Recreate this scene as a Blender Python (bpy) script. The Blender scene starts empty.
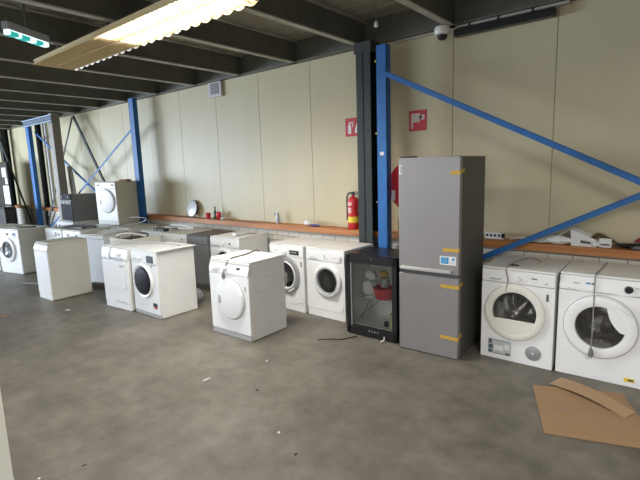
import bpy, bmesh, math, random
from mathutils import Vector, Matrix
random.seed(7)
PI = math.pi
S = bpy.context.scene
COL = S.collection

# ---------------------------------------------------------------- camera
cd = bpy.data.cameras.new('camera'); cam = bpy.data.objects.new('camera', cd); COL.objects.link(cam)
cd.sensor_width = 36.0; cd.lens = 36.0 * 457 / 640; cd.clip_start = 0.05; cd.clip_end = 200
Mr = ((0.77239533, 0.07385341, -0.63083367), (0.63432359, -0.14010389, 0.76026606), (-0.03223401, -0.98737864, -0.15506256))
cam.matrix_world = Matrix(((Mr[0][0], -Mr[0][1], -Mr[0][2], 0), (Mr[1][0], -Mr[1][1], -Mr[1][2], 0), (Mr[2][0], -Mr[2][1], -Mr[2][2], 1.82), (0, 0, 0, 1)))
S.camera = cam

# ---------------------------------------------------------------- world, light, exposure
wd = bpy.data.worlds.new('world'); S.world = wd; wd.use_nodes = True
bg = wd.node_tree.nodes['Background']; bg.inputs[0].default_value = (0.95, 0.97, 1.0, 1); bg.inputs[1].default_value = 0.38
S.view_settings.view_transform = 'Standard'; S.view_settings.look = 'None'
S.view_settings.exposure = 0.08; S.view_settings.gamma = 1; S.view_settings.use_curve_mapping = False

def area(name, loc, target, sx, sy, power, color, spread=PI):
    l = bpy.data.lights.new(name, 'AREA'); l.shape = 'RECTANGLE'; l.size = sx; l.size_y = sy
    l.energy = power; l.color = color; l.spread = spread
    o = bpy.data.objects.new(name, l); COL.objects.link(o); o.location = loc
    o.rotation_euler = (Vector(target) - Vector(loc)).to_track_quat('-Z', 'Y').to_euler()
    return o
# daylight coming in through the wide loading door at the left end of the open front
area('door_daylight', (-16.5, -3.6, 1.6), (-12.0, 4.8, 1.7), 5.5, 2.6, 900, (0.70, 0.83, 1.0))
# daylight through the opening in the left end wall
area('end_daylight', (-20.2, -2.4, 2.2), (-8.0, 4.6, 2.0), 4.5, 1.8, 520, (0.76, 0.87, 1.0))
# added soft fill from behind the camera, where the hall is left open
area('hall_fill', (-3.0, -7.5, 1.6), (-3.0, 4.0, 0.6), 12.0, 2.2, 120, (0.97, 0.98, 1.0))
def tube_light(x, y, power, spread=2.85):
    return area('ceiling_tube_light', (x, y, 3.17), (x, y, 0), 1.85, 0.38, power, (1.0, 0.985, 0.95), spread=spread)
tube_light(-3.84, 2.59, 72, 2.45)
tube_light(1.4, 0.4, 165, 3.0)
tube_light(-3.6, -2.4, 80, 3.0)
tube_light(-9.6, -0.8, 60)

# ---------------------------------------------------------------- materials
MATS = {}
def mat(name, col, rough=0.5, metal=0.0, noise=0.0, nscale=5.0, bump=0.0, bscale=40.0, spec=0.5, coat=0.0, dark=None):
    if name in MATS: return MATS[name]
    m = bpy.data.materials.new(name); m.use_nodes = True; nt = m.node_tree; N = nt.nodes; L = nt.links
    b = N['Principled BSDF']; b.inputs['Base Color'].default_value = (*col, 1)
    b.inputs['Roughness'].default_value = rough; b.inputs['Metallic'].default_value = metal
    b.inputs['Specular IOR Level'].default_value = spec; b.inputs['Coat Weight'].default_value = coat
    tc = N.new('ShaderNodeTexCoord')
    if noise > 0:
        n = N.new('ShaderNodeTexNoise'); n.inputs['Scale'].default_value = nscale; n.inputs['Detail'].default_value = 5
        L.new(tc.outputs['Object'], n.inputs['Vector'])
        r = N.new('ShaderNodeMapRange'); r.inputs[1].default_value = 0.3; r.inputs[2].default_value = 0.7
        L.new(n.outputs['Fac'], r.inputs[0])
        mx = N.new('ShaderNodeMix'); mx.data_type = 'RGBA'
        d = dark or tuple(c * (1 - noise) for c in col)
        mx.inputs[6].default_value = (*d, 1); mx.inputs[7].default_value = (*col, 1)
        L.new(r.outputs[0], mx.inputs[0]); L.new(mx.outputs[2], b.inputs['Base Color'])
    if bump > 0:
        n2 = N.new('ShaderNodeTexNoise'); n2.inputs['Scale'].default_value = bscale
        L.new(tc.outputs['Object'], n2.inputs['Vector'])
        bp = N.new('ShaderNodeBump'); bp.inputs['Strength'].default_value = bump; bp.inputs['Distance'].default_value = 0.01
        L.new(n2.outputs['Fac'], bp.inputs['Height']); L.new(bp.outputs[0], b.inputs['Normal'])
    MATS[name] = m
    return m
def emit(name, col, s):
    m = mat(name, col, 0.4); b = m.node_tree.nodes['Principled BSDF']
    b.inputs['Emission Color'].default_value = (*col, 1); b.inputs['Emission Strength'].default_value = s
    return m
def glass(name, tint, gl=0.12, rough=0.03):
    m = bpy.data.materials.new(name); m.use_nodes = True; nt = m.node_tree; N = nt.nodes; L = nt.links
    N.remove(N['Principled BSDF'])
    t = N.new('ShaderNodeBsdfTransparent'); t.inputs[0].default_value = (*tint, 1)
    g = N.new('ShaderNodeBsdfGlossy'); g.inputs[0].default_value = (0.6, 0.6, 0.6, 1); g.inputs['Roughness'].default_value = rough
    lw = N.new('ShaderNodeFresnel'); lw.inputs[0].default_value = 1.45
    ad = N.new('ShaderNodeMath'); ad.operation = 'ADD'; ad.use_clamp = True; ad.inputs[1].default_value = gl * 0.3
    mx = N.new('ShaderNodeMixShader'); L.new(lw.outputs[0], ad.inputs[0]); L.new(ad.outputs[0], mx.inputs[0])
    L.new(t.outputs[0], mx.inputs[1]); L.new(g.outputs[0], mx.inputs[2])
    L.new(mx.outputs[0], N['Material Output'].inputs[0]); MATS[name] = m
    return m

W = mat('white_enamel', (0.82, 0.82, 0.79), 0.32, noise=0.05, nscale=3)
W2 = mat('white_plastic', (0.88, 0.88, 0.87), 0.35)
WO = mat('aged_white_enamel', (0.66, 0.645, 0.56), 0.4, noise=0.10, nscale=3)
CR = mat('cream_plastic', (0.80, 0.785, 0.70), 0.35)
LG = mat('light_grey_plastic', (0.42, 0.43, 0.44), 0.4)
SIL = mat('silver_plastic', (0.40, 0.41, 0.42), 0.35, metal=0.4)
DG = mat('dark_grey_metal', (0.10, 0.105, 0.11), 0.45, noise=0.2)
MG = mat('grey_enamel', (0.20, 0.20, 0.205), 0.4, noise=0.12)
BK = mat('black_plastic', (0.012, 0.012, 0.014), 0.35)
BR = mat('black_rubber', (0.02, 0.02, 0.02), 0.7)
GR = mat('grey_rubber', (0.16, 0.16, 0.17), 0.6)
ST = mat('stainless_steel', (0.72, 0.72, 0.72), 0.2, metal=1.0)
STB = mat('brushed_steel_front', (0.34, 0.325, 0.325), 0.42, metal=0.5, noise=0.06, nscale=2)
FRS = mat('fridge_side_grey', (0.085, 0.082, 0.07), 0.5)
CH = mat('chrome', (0.75, 0.75, 0.76), 0.15, metal=1.0)
BLU = mat('blue_rack_paint', (0.018, 0.155, 0.47), 0.52, noise=0.2, nscale=6)
DGN = mat('dark_green_steel', (0.018, 0.026, 0.024), 0.5, noise=0.2)
DKS = mat('dark_grey_brace', (0.03, 0.045, 0.045), 0.65)
TAN = mat('taupe_painted_steel', (0.27, 0.24, 0.20), 0.5, noise=0.1)
JO = mat('joist_steel', (0.15, 0.147, 0.115), 0.5, noise=0.25, nscale=4)
FLG = mat('joist_flange_lit', (0.52, 0.50, 0.42), 0.45, noise=0.35, nscale=2.5)  # pale tone puts the lit look of the flange edges into the colour
DK = mat('deck_steel', (0.34, 0.325, 0.25), 0.6, noise=0.2, nscale=1.5)
RED = mat('signal_red', (0.55, 0.02, 0.03), 0.35)
SGR = mat('sign_red', (0.52, 0.035, 0.05), 0.45)
PW = mat('paper_white', (0.78, 0.78, 0.76), 0.6)
YE = mat('yellow_tape', (0.62, 0.38, 0.05), 0.5)
YL = mat('yellow_label', (0.80, 0.60, 0.05), 0.5)
GNB = mat('green_bottle_glass', (0.04, 0.13, 0.05), 0.15)
PUR = mat('purple_cloth', (0.16, 0.13, 0.34), 0.8)
CB = mat('cardboard', (0.35, 0.215, 0.112), 0.8, noise=0.10, nscale=4)
CB2 = mat('pale_cardboard', (0.42, 0.27, 0.148), 0.8, noise=0.08, nscale=6)
LBL = mat('label_blue', (0.03, 0.30, 0.62), 0.5)
CAB = mat('cable_grey', (0.24, 0.23, 0.23), 0.5)
WDB = mat('wood_block', (0.55, 0.36, 0.12), 0.6, noise=0.2)
BRN = mat('brown_dust', (0.16, 0.13, 0.10), 0.8, noise=0.3)
CRP = mat('cream_reflector', (0.74, 0.61, 0.37), 0.35)
GL = glass('door_glass', (0.85, 0.85, 0.85), 0.15)
GLC = glass('cooler_glass', (0.985, 0.995, 0.99), 0.0)
GLB = mat('black_glass', (0.012, 0.012, 0.016), 0.3, spec=0.14)

def node_wall():
    m = bpy.data.materials.new('cream_sandwich_panel'); m.use_nodes = True; nt = m.node_tree; N = nt.nodes; L = nt.links
    b = N['Principled BSDF']; b.inputs['Roughness'].default_value = 0.42; b.inputs['Specular IOR Level'].default_value = 0.38
    tc = N.new('ShaderNodeTexCoord'); sp = N.new('ShaderNodeSeparateXYZ'); L.new(tc.outputs['Object'], sp.inputs[0])
    n = N.new('ShaderNodeTexNoise'); n.inputs['Scale'].default_value = 1.3; n.inputs['Detail'].default_value = 6
    mp = N.new('ShaderNodeMapping'); mp.inputs['Scale'].default_value = (2.5, 1, 0.5)
    L.new(tc.outputs['Object'], mp.inputs[0]); L.new(mp.outputs[0], n.inputs['Vector'])
    mx = N.new('ShaderNodeMix'); mx.data_type = 'RGBA'
    mx.inputs[6].default_value = (0.54, 0.48, 0.31, 1); mx.inputs[7].default_value = (0.61, 0.545, 0.365, 1)
    L.new(n.outputs['Fac'], mx.inputs[0]); L.new(mx.outputs[2], b.inputs['Base Color'])
    # shallow vertical micro ribs
    mu = N.new('ShaderNodeMath'); mu.operation = 'MULTIPLY'; mu.inputs[1].default_value = 2 * PI / 0.075
    L.new(sp.outputs[0], mu.inputs[0]); si = N.new('ShaderNodeMath'); si.operation = 'SINE'; L.new(mu.outputs[0], si.inputs[0])
    pw = N.new('ShaderNodeMath'); pw.operation = 'MAXIMUM'; pw.inputs[1].default_value = 0.6; L.new(si.outputs[0], pw.inputs[0])
    bp = N.new('ShaderNodeBump'); bp.inputs['Strength'].default_value = 0.25; bp.inputs['Distance'].default_value = 0.004
    L.new(pw.outputs[0], bp.inputs['Height']); L.new(bp.outputs[0], b.inputs['Normal'])
    return m
WALL = node_wall()

def node_brick():
    m = bpy.data.materials.new('white_painted_brick'); m.use_nodes = True; nt = m.node_tree; N = nt.nodes; L = nt.links
    b = N['Principled BSDF']; b.inputs['Roughness'].default_value = 0.6
    tc = N.new('ShaderNodeTexCoord'); sp = N.new('ShaderNodeSeparateXYZ'); cb = N.new('ShaderNodeCombineXYZ')
    L.new(tc.outputs['Object'], sp.inputs[0]); L.new(sp.outputs[0], cb.inputs[0]); L.new(sp.outputs[2], cb.inputs[1])
    br = N.new('ShaderNodeTexBrick'); br.inputs['Scale'].default_value = 1.0
    br.inputs['Brick Width'].default_value = 0.225; br.inputs['Row Height'].default_value = 0.075
    br.inputs['Mortar Size'].default_value = 0.006
    br.inputs['Color1'].default_value = (0.76, 0.73, 0.64, 1); br.inputs['Color2'].default_value = (0.68, 0.65, 0.56, 1)
    br.inputs['Mortar'].default_value = (0.36, 0.33, 0.28, 1)
    L.new(cb.outputs[0], br.inputs['Vector']); L.new(br.outputs['Color'], b.inputs['Base Color'])
    bp = N.new('ShaderNodeBump'); bp.inputs['Strength'].default_value = 0.5; bp.inputs['Distance'].default_value = 0.004; bp.invert = True
    L.new(br.outputs['Fac'], bp.inputs['Height']); L.new(bp.outputs[0], b.inputs['Normal'])
    return m
BRICK = node_brick()

def node_floor():
    m = bpy.data.materials.new('worn_concrete'); m.use_nodes = True; nt = m.node_tree; N = nt.nodes; L = nt.links
    b = N['Principled BSDF']
    tc = N.new('ShaderNodeTexCoord')
    def noise(sc, det, rough=0.55, stretch=(1, 1, 1)):
        mp = N.new('ShaderNodeMapping'); mp.inputs['Scale'].default_value = stretch
        n = N.new('ShaderNodeTexNoise'); n.inputs['Scale'].default_value = sc; n.inputs['Detail'].default_value = det; n.inputs['Roughness'].default_value = rough
        L.new(tc.outputs['Object'], mp.inputs[0]); L.new(mp.outputs[0], n.inputs['Vector']); return n
    a = noise(1.7, 6, 0.6); c = noise(6.0, 6, 0.65)
    r1 = N.new('ShaderNodeValToRGB'); r1.color_ramp.elements[0].position = 0.30; r1.color_ramp.elements[1].position = 0.72
    r1.color_ramp.elements[0].color = (0.105, 0.093, 0.074, 1); r1.color_ramp.elements[1].color = (0.205, 0.184, 0.150, 1)
    L.new(a.outputs['Fac'], r1.inputs[0])
    r2 = N.new('ShaderNodeValToRGB'); r2.color_ramp.elements[0].position = 0.3; r2.color_ramp.elements[1].position = 0.75
    r2.color_ramp.elements[0].color = (0.74, 0.74, 0.74, 1); r2.color_ramp.elements[1].color = (1.2, 1.2, 1.18, 1)
    L.new(c.outputs['Fac'], r2.inputs[0])
    mx = N.new('ShaderNodeMix'); mx.data_type = 'RGBA'; mx.blend_type = 'MULTIPLY'; mx.inputs[0].default_value = 1
    L.new(r1.outputs[0], mx.inputs[6]); L.new(r2.outputs[0], mx.inputs[7]); L.new(mx.outputs[2], b.inputs['Base Color'])
    rr = N.new('ShaderNodeMapRange'); rr.inputs[3].default_value = 0.42; rr.inputs[4].default_value = 0.62
    L.new(a.outputs['Fac'], rr.inputs[0]); L.new(rr.outputs[0], b.inputs['Roughness'])
    bp = N.new('ShaderNodeBump'); bp.inputs['Strength'].default_value = 0.08; bp.inputs['Distance'].default_value = 0.01
    L.new(c.outputs['Fac'], bp.inputs['Height']); L.new(bp.outputs[0], b.inputs['Normal'])
    return m
FLOOR = node_floor()

def node_wood():
    m = bpy.data.materials.new('orange_stained_wood'); m.use_nodes = True; nt = m.node_tree; N = nt.nodes; L = nt.links
    b = N['Principled BSDF']; b.inputs['Roughness'].default_value = 0.5
    tc = N.new('ShaderNodeTexCoord'); mp = N.new('ShaderNodeMapping'); mp.inputs['Scale'].default_value = (1.2, 20, 25)
    n = N.new('ShaderNodeTexNoise'); n.inputs['Scale'].default_value = 1.0; n.inputs['Detail'].default_value = 6
    L.new(tc.outputs['Object'], mp.inputs[0]); L.new(mp.outputs[0], n.inputs['Vector'])
    r = N.new('ShaderNodeValToRGB'); r.color_ramp.elements[0].position = 0.3; r.color_ramp.elements[1].position = 0.7
    r.color_ramp.elements[0].color = (0.34, 0.115, 0.03, 1); r.color_ramp.elements[1].color = (0.58, 0.25, 0.08, 1)
    L.new(n.outputs['Fac'], r.inputs[0]); L.new(r.outputs[0], b.inputs['Base Color'])
    return m
WOOD = node_wood()

def node_ribbed(name, col, pitch):
    m = mat(name, col, 0.4); N = m.node_tree.nodes; L = m.node_tree.links; b = N['Principled BSDF']
    tc = N.new('ShaderNodeTexCoord'); sp = N.new('ShaderNodeSeparateXYZ'); L.new(tc.outputs['Object'], sp.inputs[0])
    mu = N.new('ShaderNodeMath'); mu.operation = 'MULTIPLY'; mu.inputs[1].default_value = 2 * PI / pitch; L.new(sp.outputs[2], mu.inputs[0])
    si = N.new('ShaderNodeMath'); si.operation = 'SINE'; L.new(mu.outputs[0], si.inputs[0])
    mxx = N.new('ShaderNodeMath'); mxx.operation = 'MAXIMUM'; mxx.inputs[1].default_value = 0.3; L.new(si.outputs[0], mxx.inputs[0])
    bp = N.new('ShaderNodeBump'); bp.inputs['Strength'].default_value = 0.22; bp.inputs['Distance'].default_value = 0.005
    L.new(mxx.outputs[0], bp.inputs['Height']); L.new(bp.outputs[0], b.inputs['Normal'])
    return m
RIB2 = node_ribbed('fine_ribbed_enamel', (0.74, 0.76, 0.78), 0.05); RIB2.node_tree.nodes['Bump'].inputs['Strength'].default_value = 0.4
RIB = node_ribbed('ribbed_white_enamel', (0.70, 0.69, 0.65), 0.075)

# ---------------------------------------------------------------- mesh helpers
class MB:
    def __init__(s): s.v = []; s.f = []
    def add(s, vs, fs):
        n = len(s.v); s.v += [tuple(v) for v in vs]; s.f += [tuple(i + n for i in f) for f in fs]; return s
    def box(s, x0, x1, y0, y1, z0, z1):
        vs = [(x, y, z) for x in (x0, x1) for y in (y0, y1) for z in (z0, z1)]
        return s.add(vs, [(0, 1, 3, 2), (4, 6, 7, 5), (0, 4, 5, 1), (2, 3, 7, 6), (0, 2, 6, 4), (1, 5, 7, 3)])
    def prism(s, prof, a0, a1, axis='x'):     # closed profile extruded along an axis
        n = len(prof)
        def P(a, p):
            return {'x': (a, p[0], p[1]), 'y': (p[0], a, p[1]), 'z': (p[0], p[1], a)}[axis]
        vs = [P(a0, p) for p in prof] + [P(a1, p) for p in prof]
        fs = [tuple(range(n - 1, -1, -1)), tuple(range(n, 2 * n))] + [(i, (i + 1) % n, (i + 1) % n + n, i + n) for i in range(n)]
        return s.add(vs, fs)
    def lathe(s, prof, cx, cy, cz, axis='z', n=28, sx=1, close=True):   # profile of (radius, along axis)
        vs = []; fs = []
        for r, a in prof:
            for k in range(n):
                t = 2 * PI * k / n; c = r * math.cos(t) * sx; q = r * math.sin(t)
                vs.append((cx + c, cy + q, cz + a) if axis == 'z' else (cx + c, cy + a, cz + q) if axis == 'y' else (cx + a, cy + c, cz + q))
        for i in range(len(prof) - 1):
            for k in range(n): fs.append((i * n + k, i * n + (k + 1) % n, (i + 1) * n + (k + 1) % n, (i + 1) * n + k))
        if close:
            if prof[0][0] > 1e-6: fs.append(tuple(range(n)))
            if prof[-1][0] > 1e-6: fs.append(tuple((len(prof) - 1) * n + k for k in range(n)))
        return s.add(vs, fs)
    def tube(s, pts, r, n=8):
        pts = [Vector(p) for p in pts]; vs = []; fs = []; up = Vector((0, 0, 1)); prev = None
        for i, p in enumerate(pts):
            t = (pts[min(i + 1, len(pts) - 1)] - pts[max(i - 1, 0)]).normalized()
            if prev is None:
                a = t.cross(up if abs(t.z) < 0.9 else Vector((1, 0, 0))).normalized()
            else:
                a = (prev - prev.dot(t) * t).normalized()
            prev = a; b = t.cross(a)
            rr = r[i] if isinstance(r, (list, tuple)) else r
            for k in range(n):
                q = 2 * PI * k / n; vs.append(p + a * math.cos(q) * rr + b * math.sin(q) * rr)
        for i in range(len(pts) - 1):
            for k in range(n): fs.append((i * n + k, i * n + (k + 1) % n, (i + 1) * n + (k + 1) % n, (i + 1) * n + k))
        fs.append(tuple(range(n))); fs.append(tuple((len(pts) - 1) * n + k for k in range(n)))
        return s.add(vs, fs)
    def bar(s, a, b, w, t):    # rectangular bar between two points, w in the vertical plane, t across
        a = Vector(a); b = Vector(b); d = (b - a).normalized(); side = Vector((0, 0, 1)).cross(d)
        side = Vector((1, 0, 0)) if side.length < 1e-3 else side.normalized(); up = d.cross(side)
        vs = []
        for p in (a, b):
            for i, j in ((-1, -1), (1, -1), (1, 1), (-1, 1)): vs.append(p + side * i * t / 2 + up * j * w / 2)
        return s.add(vs, [(3, 2, 1, 0), (4, 5, 6, 7), (0, 1, 5, 4), (1, 2, 6, 5), (2, 3, 7, 6), (3, 0, 4, 7)])
    def plate_hole(s, x0, x1, z0, z1, cx, cz, r, y0, y1, n=40):
        angs = [2 * PI * k / n for k in range(n)] + [math.atan2(z - cz, x - cx) % (2 * PI) for x in (x0, x1) for z in (z0, z1)]
        angs = sorted(set(round(a, 6) for a in angs)); m = len(angs); vs = []
        for y in (y0, y1):
            for a in angs: vs.append((cx + r * math.cos(a), y, cz + r * math.sin(a)))
            for a in angs:
                c, q = math.cos(a), math.sin(a)
                tx = (x1 - cx) / c if c > 1e-9 else (x0 - cx) / c if c < -1e-9 else 1e9
                tz = (z1 - cz) / q if q > 1e-9 else (z0 - cz) / q if q < -1e-9 else 1e9
                t = min(tx, tz); vs.append((cx + t * c, y, cz + t * q))
        fs = []
        for k in range(m):
            j = (k + 1) % m
            fs += [(k, m + k, m + j, j), (2 * m + k, 2 * m + j, 3 * m + j, 3 * m + k), (k, j, 2 * m + j, 2 * m + k), (m + k, 3 * m + k, 3 * m + j, m + j)]
        return s.add(vs, fs)
    def build(s, name, m, parent=None, bevel=0.0, smooth=True, loc=None, rz=0.0):
        me = bpy.data.meshes.new(name); me.from_pydata(s.v, [], s.f)
        bm = bmesh.new(); bm.from_mesh(me); bmesh.ops.recalc_face_normals(bm, faces=bm.faces); bm.to_mesh(me); bm.free()
        me.materials.append(m)
        if smooth:
            me.shade_smooth(); me.set_sharp_from_angle(angle=math.radians(38))
        o = bpy.data.objects.new(name, me); COL.objects.link(o)
        if parent: o.parent = parent
        if loc: o.location = loc
        o.rotation_euler = (0, 0, rz)
        if bevel > 0:
            bv = o.modifiers.new('bevel', 'BEVEL'); bv.width = bevel; bv.segments = 2; bv.limit_method = 'ANGLE'; bv.angle_limit = math.radians(50)
        return o
def tag(o, label, cat, group=None, kind=None):
    o['label'] = label; o['category'] = cat
    if group: o['group'] = group
    if kind: o['kind'] = kind
    return o
def thing(name, label, cat, loc, rz=0, group=None):
    o = bpy.data.objects.new(name, None); COL.objects.link(o); o.empty_display_size = 0.1
    o.location = loc; o.rotation_euler = (0, 0, rz); return tag(o, label, cat, group)
def struct(o): o['kind'] = 'structure'; return o
def box(x0, x1, y0, y1, z0, z1): return MB().box(x0, x1, y0, y1, z0, z1)
def spline(pts, n=8):
    P = [Vector(p) for p in pts]; out = []
    for i in range(len(P) - 1):
        a = P[max(i - 1, 0)]; b = P[i]; c = P[i + 1]; d = P[min(i + 2, len(P) - 1)]
        for k in range(n):
            t = k / n; out.append(0.5 * ((2 * b) + (c - a) * t + (2 * a - 5 * b + 4 * c - d) * t * t + (3 * b - a - 3 * c + d) * t ** 3))
    out.append(P[-1]); return out

# ---------------------------------------------------------------- the hall
WY = 5.10      # inner face of the sandwich panel wall
XL, XR, YF = -19.5, 6.0, -8.0
struct(box(XL - 4, XR, YF, WY + 0.3, -0.2, 0).build('floor', FLOOR, smooth=False))
w = MB(); x = -1.16 + 1.055 * 7
SEAM = 0.004
xs = []
while x > XL: xs.append(x); x -= 1.055
xs = [XR] + [q for q in xs if q < XR] + [XL]
for a, b in zip(xs[1:], xs[:-1]):
    w.box(a + SEAM, b - SEAM, WY, WY + 0.08, 0.0, 3.62)
w.box(XL, XR, WY + 0.012, WY + 0.12, 0.0, 3.62)
struct(w.build('wall_back', WALL, smooth=False))
wl = MB().box(XL - 0.15, XL, 1.5, WY, 0, 3.62).box(XL - 0.15, XL, YF, -6.5, 0, 3.62).box(XL - 0.15, XL, -6.5, 1.5, 3.05, 3.62)
struct(wl.build('wall_left', WALL, smooth=False))
struct(box(XL, XR, 4.95, WY, 0, 0.922).build('wall_plinth', BRICK, smooth=False))
struct(box(XL, XR, 4.89, WY, 0.922, 0.998).build('trim_ledge', WOOD, smooth=False))
# ceiling: ribbed deck sheet on joists
dk = MB(); y = YF
prof = []
while y < WY:
    prof += [(y, 3.60), (y + 0.10, 3.60), (y + 0.13, 3.612), (y + 0.22, 3.612)]; y += 0.25
top = [(y, 3.75), (YF, 3.75)]
dk.prism(prof + top, XL, XR, 'x')
struct(dk.build('ceiling', DK, smooth=False))
jx = [-2.21 + 1.17 * k for k in range(-15, 8)]
def joist(x):
    m = MB().box(x - 0.006, x + 0.006, YF, WY - 0.02, 3.32, 3.60)
    j = m.build('ceiling_joist', JO, smooth=False); struct(j)
    f = MB().box(x - 0.04, x + 0.04, YF, WY - 0.02, 3.30, 3.315).box(x - 0.055, x + 0.055, YF, WY - 0.02, 3.585, 3.60)
    f.build('flange', FLG, j, smooth=False)
for x in jx: joist(x)
eb = MB().box(XL, XR, WY - 0.02, WY - 0.005, 3.31, 3.60).box(XL, XR, WY - 0.10, WY - 0.005, 3.30, 3.312)
struct(eb.build('trim_edge_beam', JO, smooth=False))

# building columns (dark green H sections against the wall)
def h_column(x, y, label_m, w=0.20, d=0.20, h=3.30):
    m = MB().box(x - w / 2, x + w / 2, y, y + 0.015, 0, h).box(x - w / 2, x + w / 2, y + d - 0.015, y + d, 0, h).box(x - 0.006, x + 0.006, y, y + d, 0, h)
    return struct(m.build('wall_column', label_m, smooth=False))
h_column(-3.225, 4.80, DGN, 0.205, h=3.18); struct(box(-3.36, -3.12, 4.81, 5.0, 3.175, 3.299).build('trim_column_head', mat('dark_head_plate', (0.03, 0.032, 0.028), 0.6), smooth=False))
h_column(-13.90, 4.92, DGN, 0.16, 0.10); h_column(-16.45, 4.80, DGN, 0.22, 0.2)

# ---------------------------------------------------------------- blue pallet racking posts and braces
def upright(x, y, label, wdt=0.17, h=3.27):
    t = thing('rack_upright', label, 'rack post', (x, y, 0), 0)
    m = MB()
    m.box(-wdt / 2, wdt / 2, 0, 0.006, 0, h).box(-wdt / 2, -wdt / 2 + 0.006, 0, 0.09, 0, h).box(wdt / 2 - 0.006, wdt / 2, 0, 0.09, 0, h)
    m.box(-wdt / 2, -wdt / 2 + 0.04, 0.084, 0.09, 0, h).box(wdt / 2 - 0.04, wdt / 2, 0.084, 0.09, 0, h)
    m.build('post', BLU, t, smooth=False)
    box(-0.12, 0.12, -0.05, 0.13, 0, 0.012).build('base_plate', BLU, t, smooth=False)
    return t
t = upright(-2.872, 4.64, 'bright blue steel rack post between the dark green column and the tall fridge', 0.135, 3.17)
MB().box(-0.025, 0.025, -0.002, 0, 1.945, 1.985).build('sticker', PW, t, smooth=False)
for zz in (0.6, 1.4, 2.2, 3.0):
    MB().lathe([(0.012, -0.008), (0.012, 0)], -0.07, 0, zz, 'y', 6).build('bolt', YL if zz in (2.2, 3.0) else CH, t, smooth=False)
upright(-8.60, 4.76, 'dark blue steel rack post right behind the stacked white dryer', 0.17)
upright(-13.96, 4.72, 'bright blue steel rack post near the far left end of the wall', 0.2)
def brace(a, b, m, label, wdt=0.052, name='diagonal_brace', group=None):
    mb = MB(); a = Vector(a); b = Vector(b); mb.bar(a, b, wdt, 0.006)
    d = (b - a).normalized(); up = Vector((0, 1, 0)).cross(d)
    o = 1 if up.z > 0 else -1
    mb.bar(a + up * o * wdt / 2 + Vector((0, 0.012, 0)), b + up * o * wdt / 2 + Vector((0, 0.012, 0)), 0.006, 0.03)
    return tag(mb.build(name, m, smooth=False), label, 'brace', group)
brace((-2.84, 4.625, 2.86), (2.6, 4.625, 0.13), BLU, 'blue flat steel brace sloping down to the right from the blue post above the fridge')
brace((-2.84, 4.745, 0.265), (2.6, 4.745, 2.99), BLU, 'blue flat steel brace rising to the right behind the two right-hand machines')
brace((-8.55, 4.855, 2.83), (-13.9, 4.855, 0.29), BLU, 'thin blue brace sloping down to the left from the dark blue post', 0.04)
brace((-13.9, 4.88, 3.02), (-8.5, 4.88, 0.34), BLU, 'thin blue brace sloping down to the right from the far left blue post', 0.04)
brace((-11.42, 4.86, 3.2), (-9.9, 4.86, 1.25), DKS, 'dark grey steel wall brace sloping down right to the stacked oven and dryer', 0.065)
brace((-11.46, 4.86, 3.18), (-13.85, 4.86, 0.35), DKS, 'grey steel wall brace sloping down left behind the taupe column', 0.06)
brace((-16.55, 4.77, 3.2), (-14.5, 4.77, 0.35), DKS, 'dark steel wall brace sloping down beside the far left dark column', 0.06)

# taupe box column, conduit, leaning board, rack beam at the far left
tag(box(-11.88, -11.71, 4.50, 4.68, 0, 3.29).build('box_column', TAN, bevel=0.01, smooth=False), 'taupe painted square column between the two blue rack posts on the left', 'column')
tag(MB().tube([(-13.50, 5.02, 1.03), (-13.50, 5.02, 3.25)], 0.045, 10).build('drain_pipe', mat('pale_grey_pipe', (0.5, 0.48, 0.46), 0.4)), 'pale grey vertical pipe just right of the far left blue post', 'pipe')
tag(MB().tube([(-11.93, 4.53, 0.02), (-11.93, 4.53, 3.25)], 0.022, 8).build('conduit', mat('pale_grey_conduit', (0.6, 0.58, 0.58), 0.4)), 'thin pale conduit running up the left side of the taupe column', 'pipe')
tag(MB().add([(-11.84, 4.76, 2.06), (-11.60, 4.76, 2.06), (-11.24, 4.74, 0.0), (-11.48, 4.74, 0.0), (-11.84, 4.785, 2.06), (-11.60, 4.785, 2.06), (-11.24, 4.765, 0.0), (-11.48, 4.765, 0.0)],
    [(0, 1, 2, 3), (7, 6, 5, 4), (0, 4, 5, 1), (1, 5, 6, 2), (2, 6, 7, 3), (3, 7, 4, 0)]).build('leaning_board', TAN, smooth=False), 'taupe board leaning behind the built-in oven, right of the taupe column', 'board')
rb = thing('rack_beam', 'pale blue perforated rack beam high between the left blue post and the taupe column', 'rack beam', (-12.2, 4.35, 3.06))
PB = mat('pale_blue_paint', (0.35, 0.45, 0.60), 0.4)
m = MB().box(-0.95, 0.85, 0, 0.03, 0, 0.025).box(-0.95, 0.85, 0, 0.03, 0.13, 0.155)
m.build('rail', PB, rb, smooth=False)
m = MB()
for k in range(15):
    xx = -0.9 + k * 0.115
    m.bar((xx, 0.015, 0.03), (xx + 0.0575, 0.015, 0.13), 0.018, 0.02).bar((xx + 0.0575, 0.015, 0.13), (xx + 0.115, 0.015, 0.03), 0.018, 0.02)
m.build('lattice', PB, rb, smooth=False)

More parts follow.
